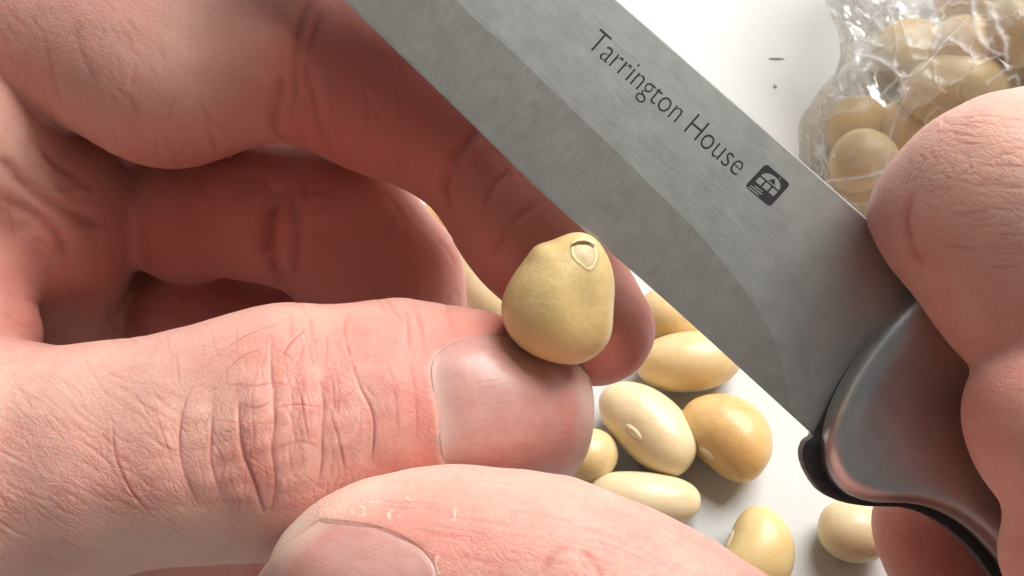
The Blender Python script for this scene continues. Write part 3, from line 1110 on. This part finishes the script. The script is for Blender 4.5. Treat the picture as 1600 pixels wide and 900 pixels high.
edge_px = dense([(1275, 682), (1180, 595), (1020, 450), (880, 329), (790, 243), (700, 155), (620, 78), (540, 0), (380, -165), (200, -380), (60, -600)], 5)
spine_px = dense([(1480, 455), (1350, 341), (1275, 275), (1150, 166), (1050, 79), (955, -4), (800, -140), (600, -310), (350, -500), (60, -620)], 5)
bev_px = dense([(1234, 648), (1230, 610), (1219, 560), (1200, 514), (1170, 464), (1130, 412), (1080, 355), (1010, 285), (950, 226), (880, 160), (800, 82), (740, 30), (705, -6), (560, -145), (330, -370), (60, -608)], 5)
E, S_, B_ = (np.array([K(*p) for p in q]) for q in (edge_px, spine_px, bev_px))
def fn(curve):
    o = np.argsort(curve[:, 0]); return lambda u: np.interp(u, curve[o, 0], curve[o, 1])
fe, fs, fb = fn(E), fn(S_), fn(B_)
u0, u1 = E[:, 0].min() + 0.2, 3.0
us = np.linspace(u0, u1, 260)
ve = np.where(us <= 0, fe(np.minimum(us, 0)), fe(0) + (us > 0) * 0.0)
vs = fs(us)
ub_max = B_[:, 0].max()
vb = np.where(us < ub_max, fb(us), ve)
vb = np.maximum(vb, ve + 0.25)
th = 0.75                                                   # half thickness at the spine
ns = np.linspace(0, 1, 7)
def side(sg):
    rows = []
    for u, a, b_, c in zip(us, ve, vb, vs):
        hb = min(0.04 + 0.058 * (b_ - a), th * 0.9)
        bev = [(u, a + (b_ - a) * t, sg * (0.04 + (hb - 0.04) * t)) for t in ns]
        bev[0] = (u, a - 0.10, sg * 0.008)
        bev[1] = (u, a + 0.22, sg * (0.04 + (hb - 0.04) * 0.22 / max(b_ - a, 0.3)))
        c2 = c - 0.20
        fl = [(u, b_ + (c2 - b_) * t, sg * (hb + (th - hb) * t)) for t in ns[1:]]
        rows.append(bev + fl + [(u, c, sg * (th - 0.26))])
    return np.array(rows)
fr, bk = side(1), side(-1)
nr, nc = fr.shape[:2]
allv = np.concatenate([fr.reshape(-1, 3), bk.reshape(-1, 3)])
idf = np.arange(nr * nc).reshape(nr, nc); idb = idf + nr * nc
def grid(i): return np.stack([i[:-1, :-1], i[1:, :-1], i[1:, 1:], i[:-1, 1:]], -1).reshape(-1, 4)
bvF = grid(idf[:, 1:7]); flF = np.concatenate([grid(idf[:, 6:]), grid(idf[:, :2])])
bF = grid(idb)[:, ::-1]
spF = np.stack([idf[:-1, -1], idf[1:, -1], idb[1:, -1], idb[:-1, -1]], 1)
edF = np.stack([idf[1:, 0], idf[:-1, 0], idb[:-1, 0], idb[1:, 0]], 1)
Fb = np.concatenate([flF, bF, spF, edF, bvF])
pos = KP(allv[:, :2], allv[:, 2])
blade = mesh_obj('blade', W(pos), Fb, STEEL, parent=knife, smooth=False, attrs={'kn': allv})
blade.data.materials.append(BEVEL)
mi = np.zeros(len(Fb), np.int32); mi[-len(bvF):] = 1
mi[len(flF) + len(bF) + len(spF):len(flF) + len(bF) + len(spF) + len(edF)] = 0
blade.data.polygons.foreach_set('material_index', mi)
bm_ = bmesh.new(); bm_.from_mesh(blade.data); bmesh.ops.recalc_face_normals(bm_, faces=bm_.faces); bm_.to_mesh(blade.data); bm_.free()

def surf_w(uv):
    uv = np.atleast_2d(uv)
    b_ = np.interp(uv[:, 0], us, vb); c_ = np.interp(uv[:, 0], us, vs)
    a_ = np.interp(uv[:, 0], us, ve)
    hb = np.minimum(0.04 + 0.058 * (b_ - a_), th * 0.9)
    return hb + (th - hb) * np.clip((uv[:, 1] - b_) / (c_ - b_), 0, 1)
def flat_part(name, polys, w0, mat, parent):
    vs_, fs_ = [], []
    for p in polys:
        n0 = len(vs_)
        vs_ += [tuple(q) for q in p]; fs_.append(list(range(n0, n0 + len(p))))
    w0 = surf_w(np.array(vs_)) + w0
    P = KP(np.array(vs_), w0)
    o = mesh_obj(name, W(P), fs_, mat, parent=parent, smooth=False, attrs={'kn': np.column_stack([np.array(vs_), w0])})
    return o

# lettering: outline of the built-in typeface, laid on the blade
b0, b1 = K(914, 74), K(1147, 277)
tx = b1 - b0; tl = np.linalg.norm(tx); tx /= tl
ty = np.array([-tx[1], tx[0]])
if KP(ty)[0][0] - KO[0] < 0: ty = -ty
cu = bpy.data.curves.new('lettering', 'FONT')
cu.body = 'Tarrington House'; cu.size = 1.0; cu.offset = -0.011
to = bpy.data.objects.new('lettering_source', cu)
COL.objects.link(to)
bpy.context.view_layer.update()
tm = bpy.data.meshes.new_from_object(to.evaluated_get(bpy.context.evaluated_depsgraph_get()))
bpy.data.objects.remove(to)
tv = np.array([v.co[:] for v in tm.vertices])
tf = [list(p.vertices) for p in tm.polygons]
x0, x1 = tv[:, 0].min(), tv[:, 0].max()
capz = 0.70
cap_mm = np.linalg.norm(K(936, 47) - K(914, 74)) * 1.06
uv = b0 + np.outer((tv[:, 0] - x0) / (x1 - x0) * tl, tx) + np.outer(tv[:, 1] / capz * cap_mm, ty)
wz = surf_w(uv) + 0.012
lt = mesh_obj('lettering', W(KP(uv, wz)), tf, INK, parent=blade, smooth=False)
tag(lt, 'dark etched maker lettering')

# emblem: dark rounded square with a small house, windows and steps
e00 = (K(1162, 291) + K(1197, 324)) / 2
o_l, o_b, o_r, o_t = K(1161, 292), K(1200, 325), K(1232, 289), K(1194, 257)
def emb(x, y):     # 0..1 square: x along the text, y towards the spine
    return o_l * (1 - x) * (1 - y) + o_b * x * (1 - y) + o_r * x * y + o_t * (1 - x) * y
def rsq(r=0.12, n=6):
    out = []
    for cx, cy, a0 in ((1 - r, 1 - r, 0), (r, 1 - r, 90), (r, r, 180), (1 - r, r, 270)):
        for i in range(n + 1):
            a = R(a0 + 90 * i / n); out.append((cx + r * math.cos(a), cy + r * math.sin(a)))
    return out
sq = flat_part('emblem', [[emb(*p) for p in rsq()]], 0.010, INK, blade)
tag(sq, 'dark etched square emblem with a small house in it')
lights = []
arc = [(0.14, 0.60)] + [(0.5 - 0.36 * math.cos(a), 0.60 + 0.26 * math.sin(a)) for a in np.linspace(0.12, math.pi - 0.12, 14)] + [(0.86, 0.60)]
lights.append(arc)
for x in (0.14, 0.40, 0.66):
    lights.append([(x, 0.34), (x + 0.20, 0.34), (x + 0.20, 0.545), (x, 0.545)])
lights.append([(0.22, 0.20), (0.52, 0.215), (0.52, 0.25), (0.22, 0.235)])
lights.append([(0.12, 0.12), (0.56, 0.135), (0.56, 0.17), (0.12, 0.155)])
lights.append([(0.10, 0.04), (0.50, 0.05), (0.50, 0.085), (0.10, 0.075)])
lights.append([(0.60, 0.90), (0.66, 0.90), (0.66, 0.94), (0.60, 0.94)])
flat_part('emblem_window', [[emb(*p) for p in q] for q in lights], 0.022, STEEL, sq)
flat_part('emblem_gable', [[emb(*p) for p in q] for q in [[(0.40, 0.64), (0.66, 0.64), (0.53, 0.80)]]], 0.034, INK, sq)

# handle: two steel shells with a black rubber core between them
out_px = [(1438, 452), (1410, 470), (1375, 503), (1340, 545), (1310, 592), (1288, 640), (1276, 682), (1276, 715), (1288, 745), (1312, 767), (1350, 778), (1400, 779),
          (1440, 788), (1480, 808), (1515, 838), (1550, 880), (1600, 960), (1680, 1090), (1800, 1200), (1960, 1120), (1900, 960), (1790, 820), (1690, 690), (1590, 570), (1510, 480), (1470, 450)]
def closed(px, n=2):
    p = np.array(px, float); m = len(p); o = []
    for i in range(m):
        a, b, c, d = p[i - 1], p[i], p[(i + 1) % m], p[(i + 2) % m]
        for t in np.arange(n) / n:
            o.append(0.5 * (2 * b + (c - a) * t + (2 * a - 5 * b + 4 * c - d) * t * t + (-a + 3 * b - 3 * c + d) * t ** 3))
    return np.array(o)
OUT = np.array([K(*p) for p in closed(out_px)])
def d2poly(uv, poly):
    d = np.full(len(uv), 1e18); ins = np.zeros(len(uv), bool)
    m = len(poly)
    for i in range(m):
        a, b = poly[i], poly[(i + 1) % m]
        e = b - a; q = uv - a
        t = np.clip((q @ e) / (e @ e), 0, 1)
        r_ = q - t[:, None] * e
        d = np.minimum(d, (r_ * r_).sum(1))
        if a[1] != b[1]:
            ins ^= ((a[1] > uv[:, 1]) != (b[1] > uv[:, 1])) & (uv[:, 0] < (b[0] - a[0]) * (uv[:, 1] - a[1]) / (b[1] - a[1]) + a[0])
    return np.where(ins, -1, 1) * np.sqrt(d)
def slab(poly, wlo, whi, r):
    def f(P):
        q = P - KO
        uv = np.stack([q @ kx, q @ ky], 1); wv = q @ kn
        a = d2poly(uv, poly)
        hw = (whi - wlo) / 2
        b = np.abs(wv - (whi + wlo) / 2) - hw
        rr = r
        return np.sqrt(np.maximum(a + rr, 0) ** 2 + np.maximum(b + rr, 0) ** 2) + np.minimum(np.maximum(a + rr, b + rr), 0) - rr
    return f
def slab_box(poly, wlo, whi):
    c = np.concatenate([KP(poly, wlo), KP(poly, whi)])
    return c.min(0) - 1.5, c.max(0) + 1.5
def knc(P):
    q = P - KO
    return np.stack([q @ kx, q @ ky, q @ kn], 1)
handle = empty('handle', W(KP([30, 10])[0]))
handle.parent = knife; handle.location = (0, 0, 0)
far = view_target(0.5, 2.5)
for sg in (1, -1):
    f = slab(OUT, min(sg * -1.0, sg * 4.6), max(sg * -1.0, sg * 4.6), 2.2)
    lo, hi = slab_box(OUT, min(sg * -1.0, sg * 4.6), max(sg * -1.0, sg * 4.6))
    Vv, F = build_mesh(f, lo, hi, 0.8, far, 1, 2)
    o = mesh_obj('handle_shell', W(Vv), F, SHELL, parent=handle, attrs={'kn': knc(Vv)})
low = [(1444, 456), (1412, 472), (1377, 505), (1342, 547), (1311, 594), (1286, 645), (1270, 678), (1256, 688), (1250, 708), (1256, 732), (1276, 764), (1306, 781), (1350, 789), (1400, 790),
       (1440, 802), (1476, 824), (1508, 852), (1540, 892), (1590, 975), (1670, 1105), (1800, 1215), (1975, 1125), (1910, 955), (1800, 815), (1700, 685), (1600, 562), (1515, 470), (1475, 438)]
LOW = np.array([K(*p) for p in closed(low)])
f = slab(LOW, -1.2, 1.2, 0.4)
lo, hi = slab_box(LOW, -1.6, 1.6)
Vv, F = build_mesh(f, lo, hi, 0.7, far, 1, 2)
mesh_obj('handle_core', W(Vv), F, LINER, parent=handle)

# ================================================================== beans
CREAM = (0.79, 0.63, 0.37, 1); YEL = (0.77, 0.56, 0.26, 1); ORG = (0.72, 0.44, 0.16, 1); PAL = (0.84, 0.73, 0.49, 1); OLV = (0.66, 0.51, 0.26, 1)
MB = {'golden': mat_bean('golden_bean_skin', (0.82, 0.62, 0.27, 1), (0.84, 0.68, 0.36, 1), (0.78, 0.54, 0.20, 1)), 'held': mat_bean('khaki_bean_skin', (0.69, 0.50, 0.21, 1), (0.75, 0.58, 0.29, 1), (0.56, 0.37, 0.13, 1)), 'cream': mat_bean('cream_bean_skin', CREAM, PAL, YEL), 'yellow': mat_bean('yellow_bean_skin', YEL, CREAM, ORG),
      'orange': mat_bean('orange_bean_skin', ORG, YEL, (0.62, 0.34, 0.10, 1)), 'pale': mat_bean('pale_bean_skin', PAL, CREAM, (0.80, 0.66, 0.40, 1)),
      'olive': mat_bean('olive_bean_skin', OLV, YEL, (0.55, 0.40, 0.18, 1))}
HIL = mat_plain('bean_scar', (0.80, 0.66, 0.42, 1), 0.6, 0.3)

def bean_mesh(L, Wd, H, bend, egg, seed, ex=0.86):
    nu, nv = 56, 44
    ph = np.linspace(0, np.pi, nu)[:, None]; th_ = np.linspace(0, 2 * np.pi, nv, endpoint=False)[None]
    x = -np.cos(ph) + 0 * th_
    rad = np.sin(ph) ** (ex if np.isscalar(ex) else 1) * (1 + egg * x)
    y = rad * np.cos(th_); z = rad * np.sin(th_)
    dim = np.exp(-((x / 0.42) ** 2 + (z / 0.75) ** 2)) * (y < 0)
    yy_ = y * Wd / 2 + bend * (1 - x * x) - bend * 0.5 + dim * 0.10 * Wd * 0.5
    P = np.stack([x * L / 2, yy_, z * H / 2], -1).reshape(-1, 3)
    P = P * (1 + 0.018 * vnoise(P, 0.35, seed))[:, None]
    id_ = np.arange(nu * nv).reshape(nu, nv)
    j = np.roll(id_, -1, 1)
    q = np.stack([id_[:-1], j[:-1], j[1:], id_[1:]], -1).reshape(-1, 4)
    return P, q

def hilum_mesh(a=1.9, b=0.75):
    nr_, nt_ = 8, 28
    vs_ = [(0, 0.24, 0.0)]
    for i in range(1, nr_ + 1):
        r_ = i / nr_
        h = 0.34 * (1 - r_ ** 3) - 0.10 * math.exp(-(r_ / 0.25) ** 2) - 0.15 * r_ ** 6
        for j in range(nt_):
            t = 2 * math.pi * j / nt_
            vs_.append((a * r_ * math.cos(t), h, b * r_ * math.sin(t)))
    fs_ = [(0, 1 + (j + 1) % nt_, 1 + j) for j in range(nt_)]
    for i in range(1, nr_):
        for j in range(nt_):
            p, q = 1 + (i - 1) * nt_ + j, 1 + (i - 1) * nt_ + (j + 1) % nt_
            fs_.append((p, q, q + nt_, p + nt_))
    return np.array(vs_, float), fs_
HV, HF = hilum_mesh()

def place_bean(c, ax, up, L, Wd, H, mat, label, roll=0.0, bend=0.9, egg=0.0, seed=0, hil=True, group=None, ex=0.86, dents=()):
    """c, ax, up in the camera frame"""
    ax = ax / np.linalg.norm(ax)
    up = up - ax * (up @ ax); up /= np.linalg.norm(up)
    si = np.cross(up, ax)
    ca, sa = math.cos(roll), math.sin(roll)
    yv = si * ca + up * sa; zv = -si * sa + up * ca
    M = np.stack([ax, yv, zv])                 # rows
    P, q = bean_mesh(L, Wd, H, bend, egg, seed, ex)
    Q = c + P @ M
    for dx, dy, rx, ry, dp in dents:
        x_, y_ = to_px(Q)
        g = np.exp(-((x_ - dx) / rx) ** 2 - ((y_ - dy) / ry) ** 2) * (Q[:, 2] > c[2] - 1.0)
        to_c = c - Q
        Q = Q + to_c / np.linalg.norm(to_c, axis=1, keepdims=True) * (dp * g)[:, None]
    Pw = W(Q)
    o = mesh_obj('bean', Pw, q, MB[mat])
    tag(o, label, 'bean', group)
    if hil:
        hy = -(Wd / 2) + bend * 0.5 + 0.10 * Wd * 0.5
        Hh = HV * np.array([1, -1, 1]) + np.array([0, hy - 0.02, 0])
        mesh_obj('hilum', W(c + Hh @ M), [f_[::-1] for f_ in HF], HIL, parent=o)
    return o

def table_bean(p, q, wpx, mat, label, roll=0.0, bend=0.9, egg=0.0, seed=0, hil=True, hscale=0.92, lift=0.0, group='beans lying on the white table', tilt=0.0):
    mid = ((p[0] + q[0]) / 2, (p[1] + q[1]) / 2)
    dep = -T(*mid, 5.0)[2]
    Wd = wpx * dep / FPX; H = Wd * hscale
    a, b = T(*p, H / 2 + lift), T(*q, H / 2 + lift)
    L = np.linalg.norm(b - a)
    ax = (b - a) / L + UP * tilt
    return place_bean((a + b) / 2, ax, UP, L, Wd, H, mat, label, roll, bend, egg, seed, hil, group)

# bean held between thumb and forefinger
c = (V(906, 360, 105.5) + V(862, 562, 109.5)) / 2
held = place_bean(c, V(922, 358, 105.5) - V(858, 562, 109.5), np.array([0.15, 0.0, 1.0]), 13.1, 11.3, 10.2, 'held',
                  'bean held between thumb and forefinger, its tip cut open by the blade', bend=0.25, egg=-0.29, seed=3, hil=False, ex=0.95,
                  dents=[(915, 472, 26, 52, .75), (846, 395, 20, 16, -.45), (868, 455, 34, 60, -.22)])
OPEN = mat_plain('cut_bean_flesh', (0.78, 0.62, 0.36, 1), 0.5, 0.4, 500, 0.0002)
DARK = mat_plain('bean_crack', (0.16, 0.09, 0.035, 1), 0.8, 0.2)
def held_patch(name, pts, mat, lift, grow=1.0):
    dg = bpy.context.evaluated_depsgraph_get()
    from mathutils.bvhtree import BVHTree
    me = held.data
    bv = BVHTree.FromPolygons([v.co + held.location for v in me.vertices], [list(p.vertices) for p in me.polygons])
    vs_ = []
    for (x, y, lf) in pts:
        o_ = Vector(CAM); d_ = Vector(W(V(x, y, 100.0)) * 0.001) - o_
        h, n_, _, _ = bv.ray_cast(o_, d_.normalized())
        if h is None:
            h, n_, _, _ = bv.find_nearest(Vector(W(V(x, y, 112.0)) * 0.001))
        vs_.append(np.array(h) * 1000 + np.array(n_) * lf)
    return np.array(vs_)
def oval(cx, cy, ra, rb, ang, n, lf):
    jt = lambda t: 1 + .07 * math.sin(3 * t + 1) + .05 * math.sin(5 * t)
    return [(cx + jt(t) * (ra * math.cos(t) * math.cos(ang) - rb * math.sin(t) * math.sin(ang)), cy + jt(t) * (ra * math.cos(t) * math.sin(ang) + rb * math.sin(t) * math.cos(ang)), lf)
            for t in np.linspace(0, 2 * math.pi, n, endpoint=False)]
n_ = 36
rings = [(31, 24, -0.08), (27, 20.5, 0.05), (23, 17, 0.08), (21, 15.5, -0.02), (17, 12, 0.02), (9, 6, 0.05)]
pts = []
for ra, rb, lf in rings: pts += oval(914, 395, ra, rb, R(62), n_, lf)
pts.append((914, 395, 0.18))
hv = held_patch('x', pts, OPEN, 0)
def ringf(i): return [[i * n_ + j, i * n_ + (j + 1) % n_, (i + 1) * n_ + (j + 1) % n_, (i + 1) * n_ + j] for j in range(n_)]
collar = mesh_obj('scar_rim', hv[:3 * n_ + n_], ringf(0) + ringf(1) + ringf(2), MB['held'], parent=held)
capm = mesh_obj('scar_plug', hv[3 * n_:], [[a - 3 * n_ for a in f_] for f_ in ringf(3) + ringf(4)] + [[2 * n_ + j, 2 * n_ + (j + 1) % n_, 3 * n_] for j in range(n_)], OPEN, parent=held)
# dark slit along the plug's upper edge
sl = []
for t in np.linspace(-2.6, -0.5, 16):
    for rr in (1.0, 0.76 + 0.15 * abs(t + 1.55)):
        ra, rb = 21.0 * rr, 13 * rr
        a_ = R(62) * 0
        sl.append((910 + ra * math.cos(t), 394 + rb * 1.25 * math.sin(t), 0.17))
sv = held_patch('x', sl, DARK, 0)
slit = mesh_obj('scar_slit', sv, [[2 * i, 2 * i + 1, 2 * i + 3, 2 * i + 2] for i in range(15)], DARK, parent=held)

table_bean((996, 572), (1158, 556), 104, 'yellow', 'cream bean lying level behind the forefinger tip and the blade edge', roll=2.2, seed=11, hil=False)
table_bean((1000, 470), (1090, 520), 90, 'yellow', 'bean mostly hidden behind the blade, just right of the forefinger tip', roll=2.0, seed=12, hil=False)
table_bean((948, 608), (1078, 728), 116, 'cream', 'pale bean with its scar facing left, left of the orange bean', roll=-0.75, seed=13, egg=0.06)
table_bean((1072, 634), (1196, 730), 122, 'orange', 'orange tinted bean, rightmost of the cluster below the blade', roll=-0.25, seed=14, egg=0.08, bend=1.1)
table_bean((870, 730), (962, 696), 92, 'yellow', 'bean half hidden behind the thumbnail tip', roll=2.0, seed=15, hil=False)
table_bean((920, 770), (1096, 786), 92, 'pale', 'slender very pale bean resting against the lower thumb', roll=2.4, seed=16, hil=False)
table_bean((1150, 935), (1205, 800), 112, 'golden', 'yellow bean standing at the bottom edge of the picture', roll=-2.9, seed=17, hil=True, bend=1.2)
table_bean((1280, 818), (1390, 842), 104, 'cream', 'rounded bean on the table under the knife handle', roll=2.2, seed=18, hil=False, bend=0.4)
table_bean((722, 350), (770, 500), 96, 'pale', 'pale bean glimpsed between forefinger and middle finger, lower one', roll=2.0, seed=19, hil=False)
table_bean((660, 330), (730, 366), 90, 'orange', 'orange bean glimpsed between the fingers, upper one', roll=2.0, seed=20, hil=False)

# ================================================================== bag of beans
BG = 'beans inside the plastic bag'
bagb = [
    ((1285, 306), (1400, 304), 88, 'yellow', 0, 'bean at the bag mouth, below the bright film edge', 0.3),
    ((1298, 262), (1402, 250), 90, 'yellow', 7, 'rounded bean in the bag just above the bright film edge', 0.3),
    ((1296, 214), (1380, 178), 76, 'olive', 4, 'small bean at the left side inside the bag', 1.0),
    ((1372, 176), (1446, 240), 88, 'yellow', 3, 'bean in the bag beside the right forefinger', 1.4),
    ((1418, 152), (1572, 128), 108, 'olive', 10, 'large olive bean in the bag above the right forefinger', 2.0),
    ((1455, 62), (1560, 90), 92, 'orange', 14, 'brownish bean in the bag behind the large olive one', 2.4),
    ((1555, 10), (1650, 70), 112, 'yellow', 18, 'yellow bean in the bag at the top right corner', 0.5),
    ((1585, 140), (1690, 110), 100, 'olive', 8, 'bean in the bag at the right edge of the picture', 0.2),
    ((1380, 110), (1460, 50), 84, 'olive', 2, 'dim bean in the bag under the crumpled film', 0.2),
    ((1470, 8), (1570, -30), 96, 'yellow', 6, 'bean in the bag at the top edge of the picture', 0.6),
]
bag_prims = []
for i, (p, q, wd, mt, lf, lb, rl) in enumerate(bagb):
    o = table_bean(p, q, wd * 1.1, mt, lb, roll=rl, seed=40 + i, hil=(i in (3, 5)), lift=lf, group=BG)
def sph(px, py, h, r):
    c_ = T(px, py, h); return c_, r
class Ball:
    sub = False
    def __init__(s, a, b, ra, rb, k): s.a, s.b, s.ra, s.rb, s.k = a, b, ra, rb, k
    def ev(s, P): return roundcone(P, s.a, s.b, s.ra, s.rb)
def ball(p, q, ha, hb, ra, rb, k=6): return Ball(T(*p, ha), T(*q, hb), ra, rb, k)
bag_shape = Shape([(1, [
    ball((1338, 250), (1395, 265), 10, 11, 8.0, 10.5),
    ball((1345, 200), (1400, 215), 12, 13, 8.0, 10.5),
    ball((1430, 160), (1560, 130), 18, 18, 12.0, 14.0),
    ball((1470, 70), (1600, 70), 18, 20, 13.0, 16.0),
    ball((1378, 110), (1372, -20), 16, 20, 6.0, 7.5, 5),
    ball((1372, -20), (1420, -120), 20, 20, 8, 14, 5),
    ball((1640, 60), (1720, 180), 14, 12, 16.0, 14.0),
    ball((1500, -30), (1620, -60), 16, 16, 14.0, 16.0),
])])
def tri(x): return np.abs(((x / 3.14159) % 2) - 1)
g_ = np.random.default_rng(11)
fold_dirs = [(g_.normal(size=3), g_.uniform(0, 6), s_, a_) for s_, a_ in ((.22, 1.6), (.30, 1.2), (.45, .8), (.5, .8), (.8, .45), (.95, .4), (1.4, .22))]
def film_f(P):
    d = bag_shape(P)
    wz = P + 1.6 * np.stack([vnoise(P, .18, 61), vnoise(P, .18, 62), vnoise(P, .18, 63)], 1)
    c_ = 0
    for dv, ph, s_, a_ in fold_dirs:
        dv = dv / np.linalg.norm(dv)
        c_ = c_ + a_ * (tri(wz @ dv * s_ + ph) - 0.5)
    return d + 0.62 * c_
lo, hi = bag_shape.box(4)
hi = np.minimum(hi, [118, 90, 1e9])
Vv, F = build_mesh(film_f, lo, hi, 1.0, view_target(0.36, 3.0), 2, 1)
hgt = Vv @ UP + HC
keep = (hgt[F] > 0.6).all(1)
# the bag is open towards the blade: leave the mouth free
fx, fy = to_px(Vv)
n_f = vnormals(Vv, F)
F = F[keep]
used = np.unique(F); rm = np.full(len(Vv), -1); rm[used] = np.arange(len(used))
Vv, F = Vv[used], rm[F]; n_f = n_f[used]
crs = np.zeros(len(Vv)); dsp = np.zeros(len(Vv))
for pl, wd, am in [
    ([(1332, -10), (1333, 40), (1336, 82), (1345, 150), (1356, 160)], .30, .8), ([(1306, -10), (1318, 50), (1330, 90)], .22, .6),
    ([(1334, 84), (1365, 90), (1390, 102), (1405, 120), (1408, 150)], .45, 1.0), ([(1345, 60), (1362, 66), (1378, 72)], .45, 1.0),
    ([(1405, 120), (1375, 150), (1345, 172), (1310, 175), (1280, 190)], .30, .8), ([(1404, 120), (1440, 108), (1480, 60), (1520, 20)], .28, .6),
    ([(1405, 120), (1412, 150), (1418, 140), (1400, 180), (1385, 230), (1383, 260)], .26, .7), ([(1402, 0), (1410, 40), (1420, 70)], .28, .6),
    ([(1292, 282), (1320, 280), (1360, 275), (1400, 262)], .40, 1.1), ([(1270, 215), (1283, 250), (1292, 282)], .32, .8), ([(1295, 150), (1320, 145), (1345, 152)], .5, .6),
    ([(1520, 0), (1526, 50), (1545, 75), (1570, 88)], .5, 1.0), ([(1540, 0), (1560, 40), (1572, 70), (1575, 95)], .6, 1.0), ([(1530, 100), (1545, 92), (1560, 88)], .4, 1.0),
    ([(1545, 130), (1570, 110), (1582, 105)], .45, 1.0), ([(1575, 125), (1588, 118), (1592, 135)], .45, 1.0), ([(1448, 30), (1470, 10), (1510, 2)], .4, .5),
    ([(1265, 200), (1262, 240), (1268, 280)], .3, .6), ([(1390, 20), (1400, 60), (1396, 100)], .3, .5), ([(1460, 100), (1462, 130)], .3, .4),
]:
    L_ = raycast(film_f, dense(pl, 6), 110, 230)
    d_, _ = polydist(Vv, L_, wd * 6)
    wd *= .55
    crs += am * np.exp(-(d_ / wd) ** 2); dsp += .22 * np.exp(-(d_ / (wd * 2)) ** 2)
bag = mesh_obj('plastic_bag', W(Vv + n_f * dsp[:, None]), F, mat_film(), attrs={'crease': np.clip(crs, 0, 1), 'rest': Vv})
tag(bag, 'crumpled clear plastic bag holding beans, at the top right', 'plastic bag')

# ================================================================== specks on the table
SPK = mat_plain('dark_crumb', (0.44, 0.43, 0.40, 1), 0.8, 0.2)
for px, py, sx, sy, lb in [(1213, 92, 1.5, .28, 'thin dark speck on the white table, the upper, longer one'), (1211, 135, .35, .5, 'tiny dark dot on the white table, below the longer speck')]:
    bm = bmesh.new()
    bmesh.ops.create_icosphere(bm, subdivisions=2, radius=1.0)
    P = np.array([v.co[:] for v in bm.verts]); Fc = [[v.index for v in f_.verts] for f_ in bm.faces]
    bm.free()
    c_ = W(T(px, py, 0.0))
    P = P * (1 + 0.15 * vnoise(P, 2.5, 5))[:, None] * np.array([sx, sy, .16]) + c_ + np.array([0, 0, .10])
    o = mesh_obj('crumb', P, Fc, SPK)
    tag(o, lb, 'crumb')

for o in bpy.data.objects:
    if '_org' in o: del o['_org']
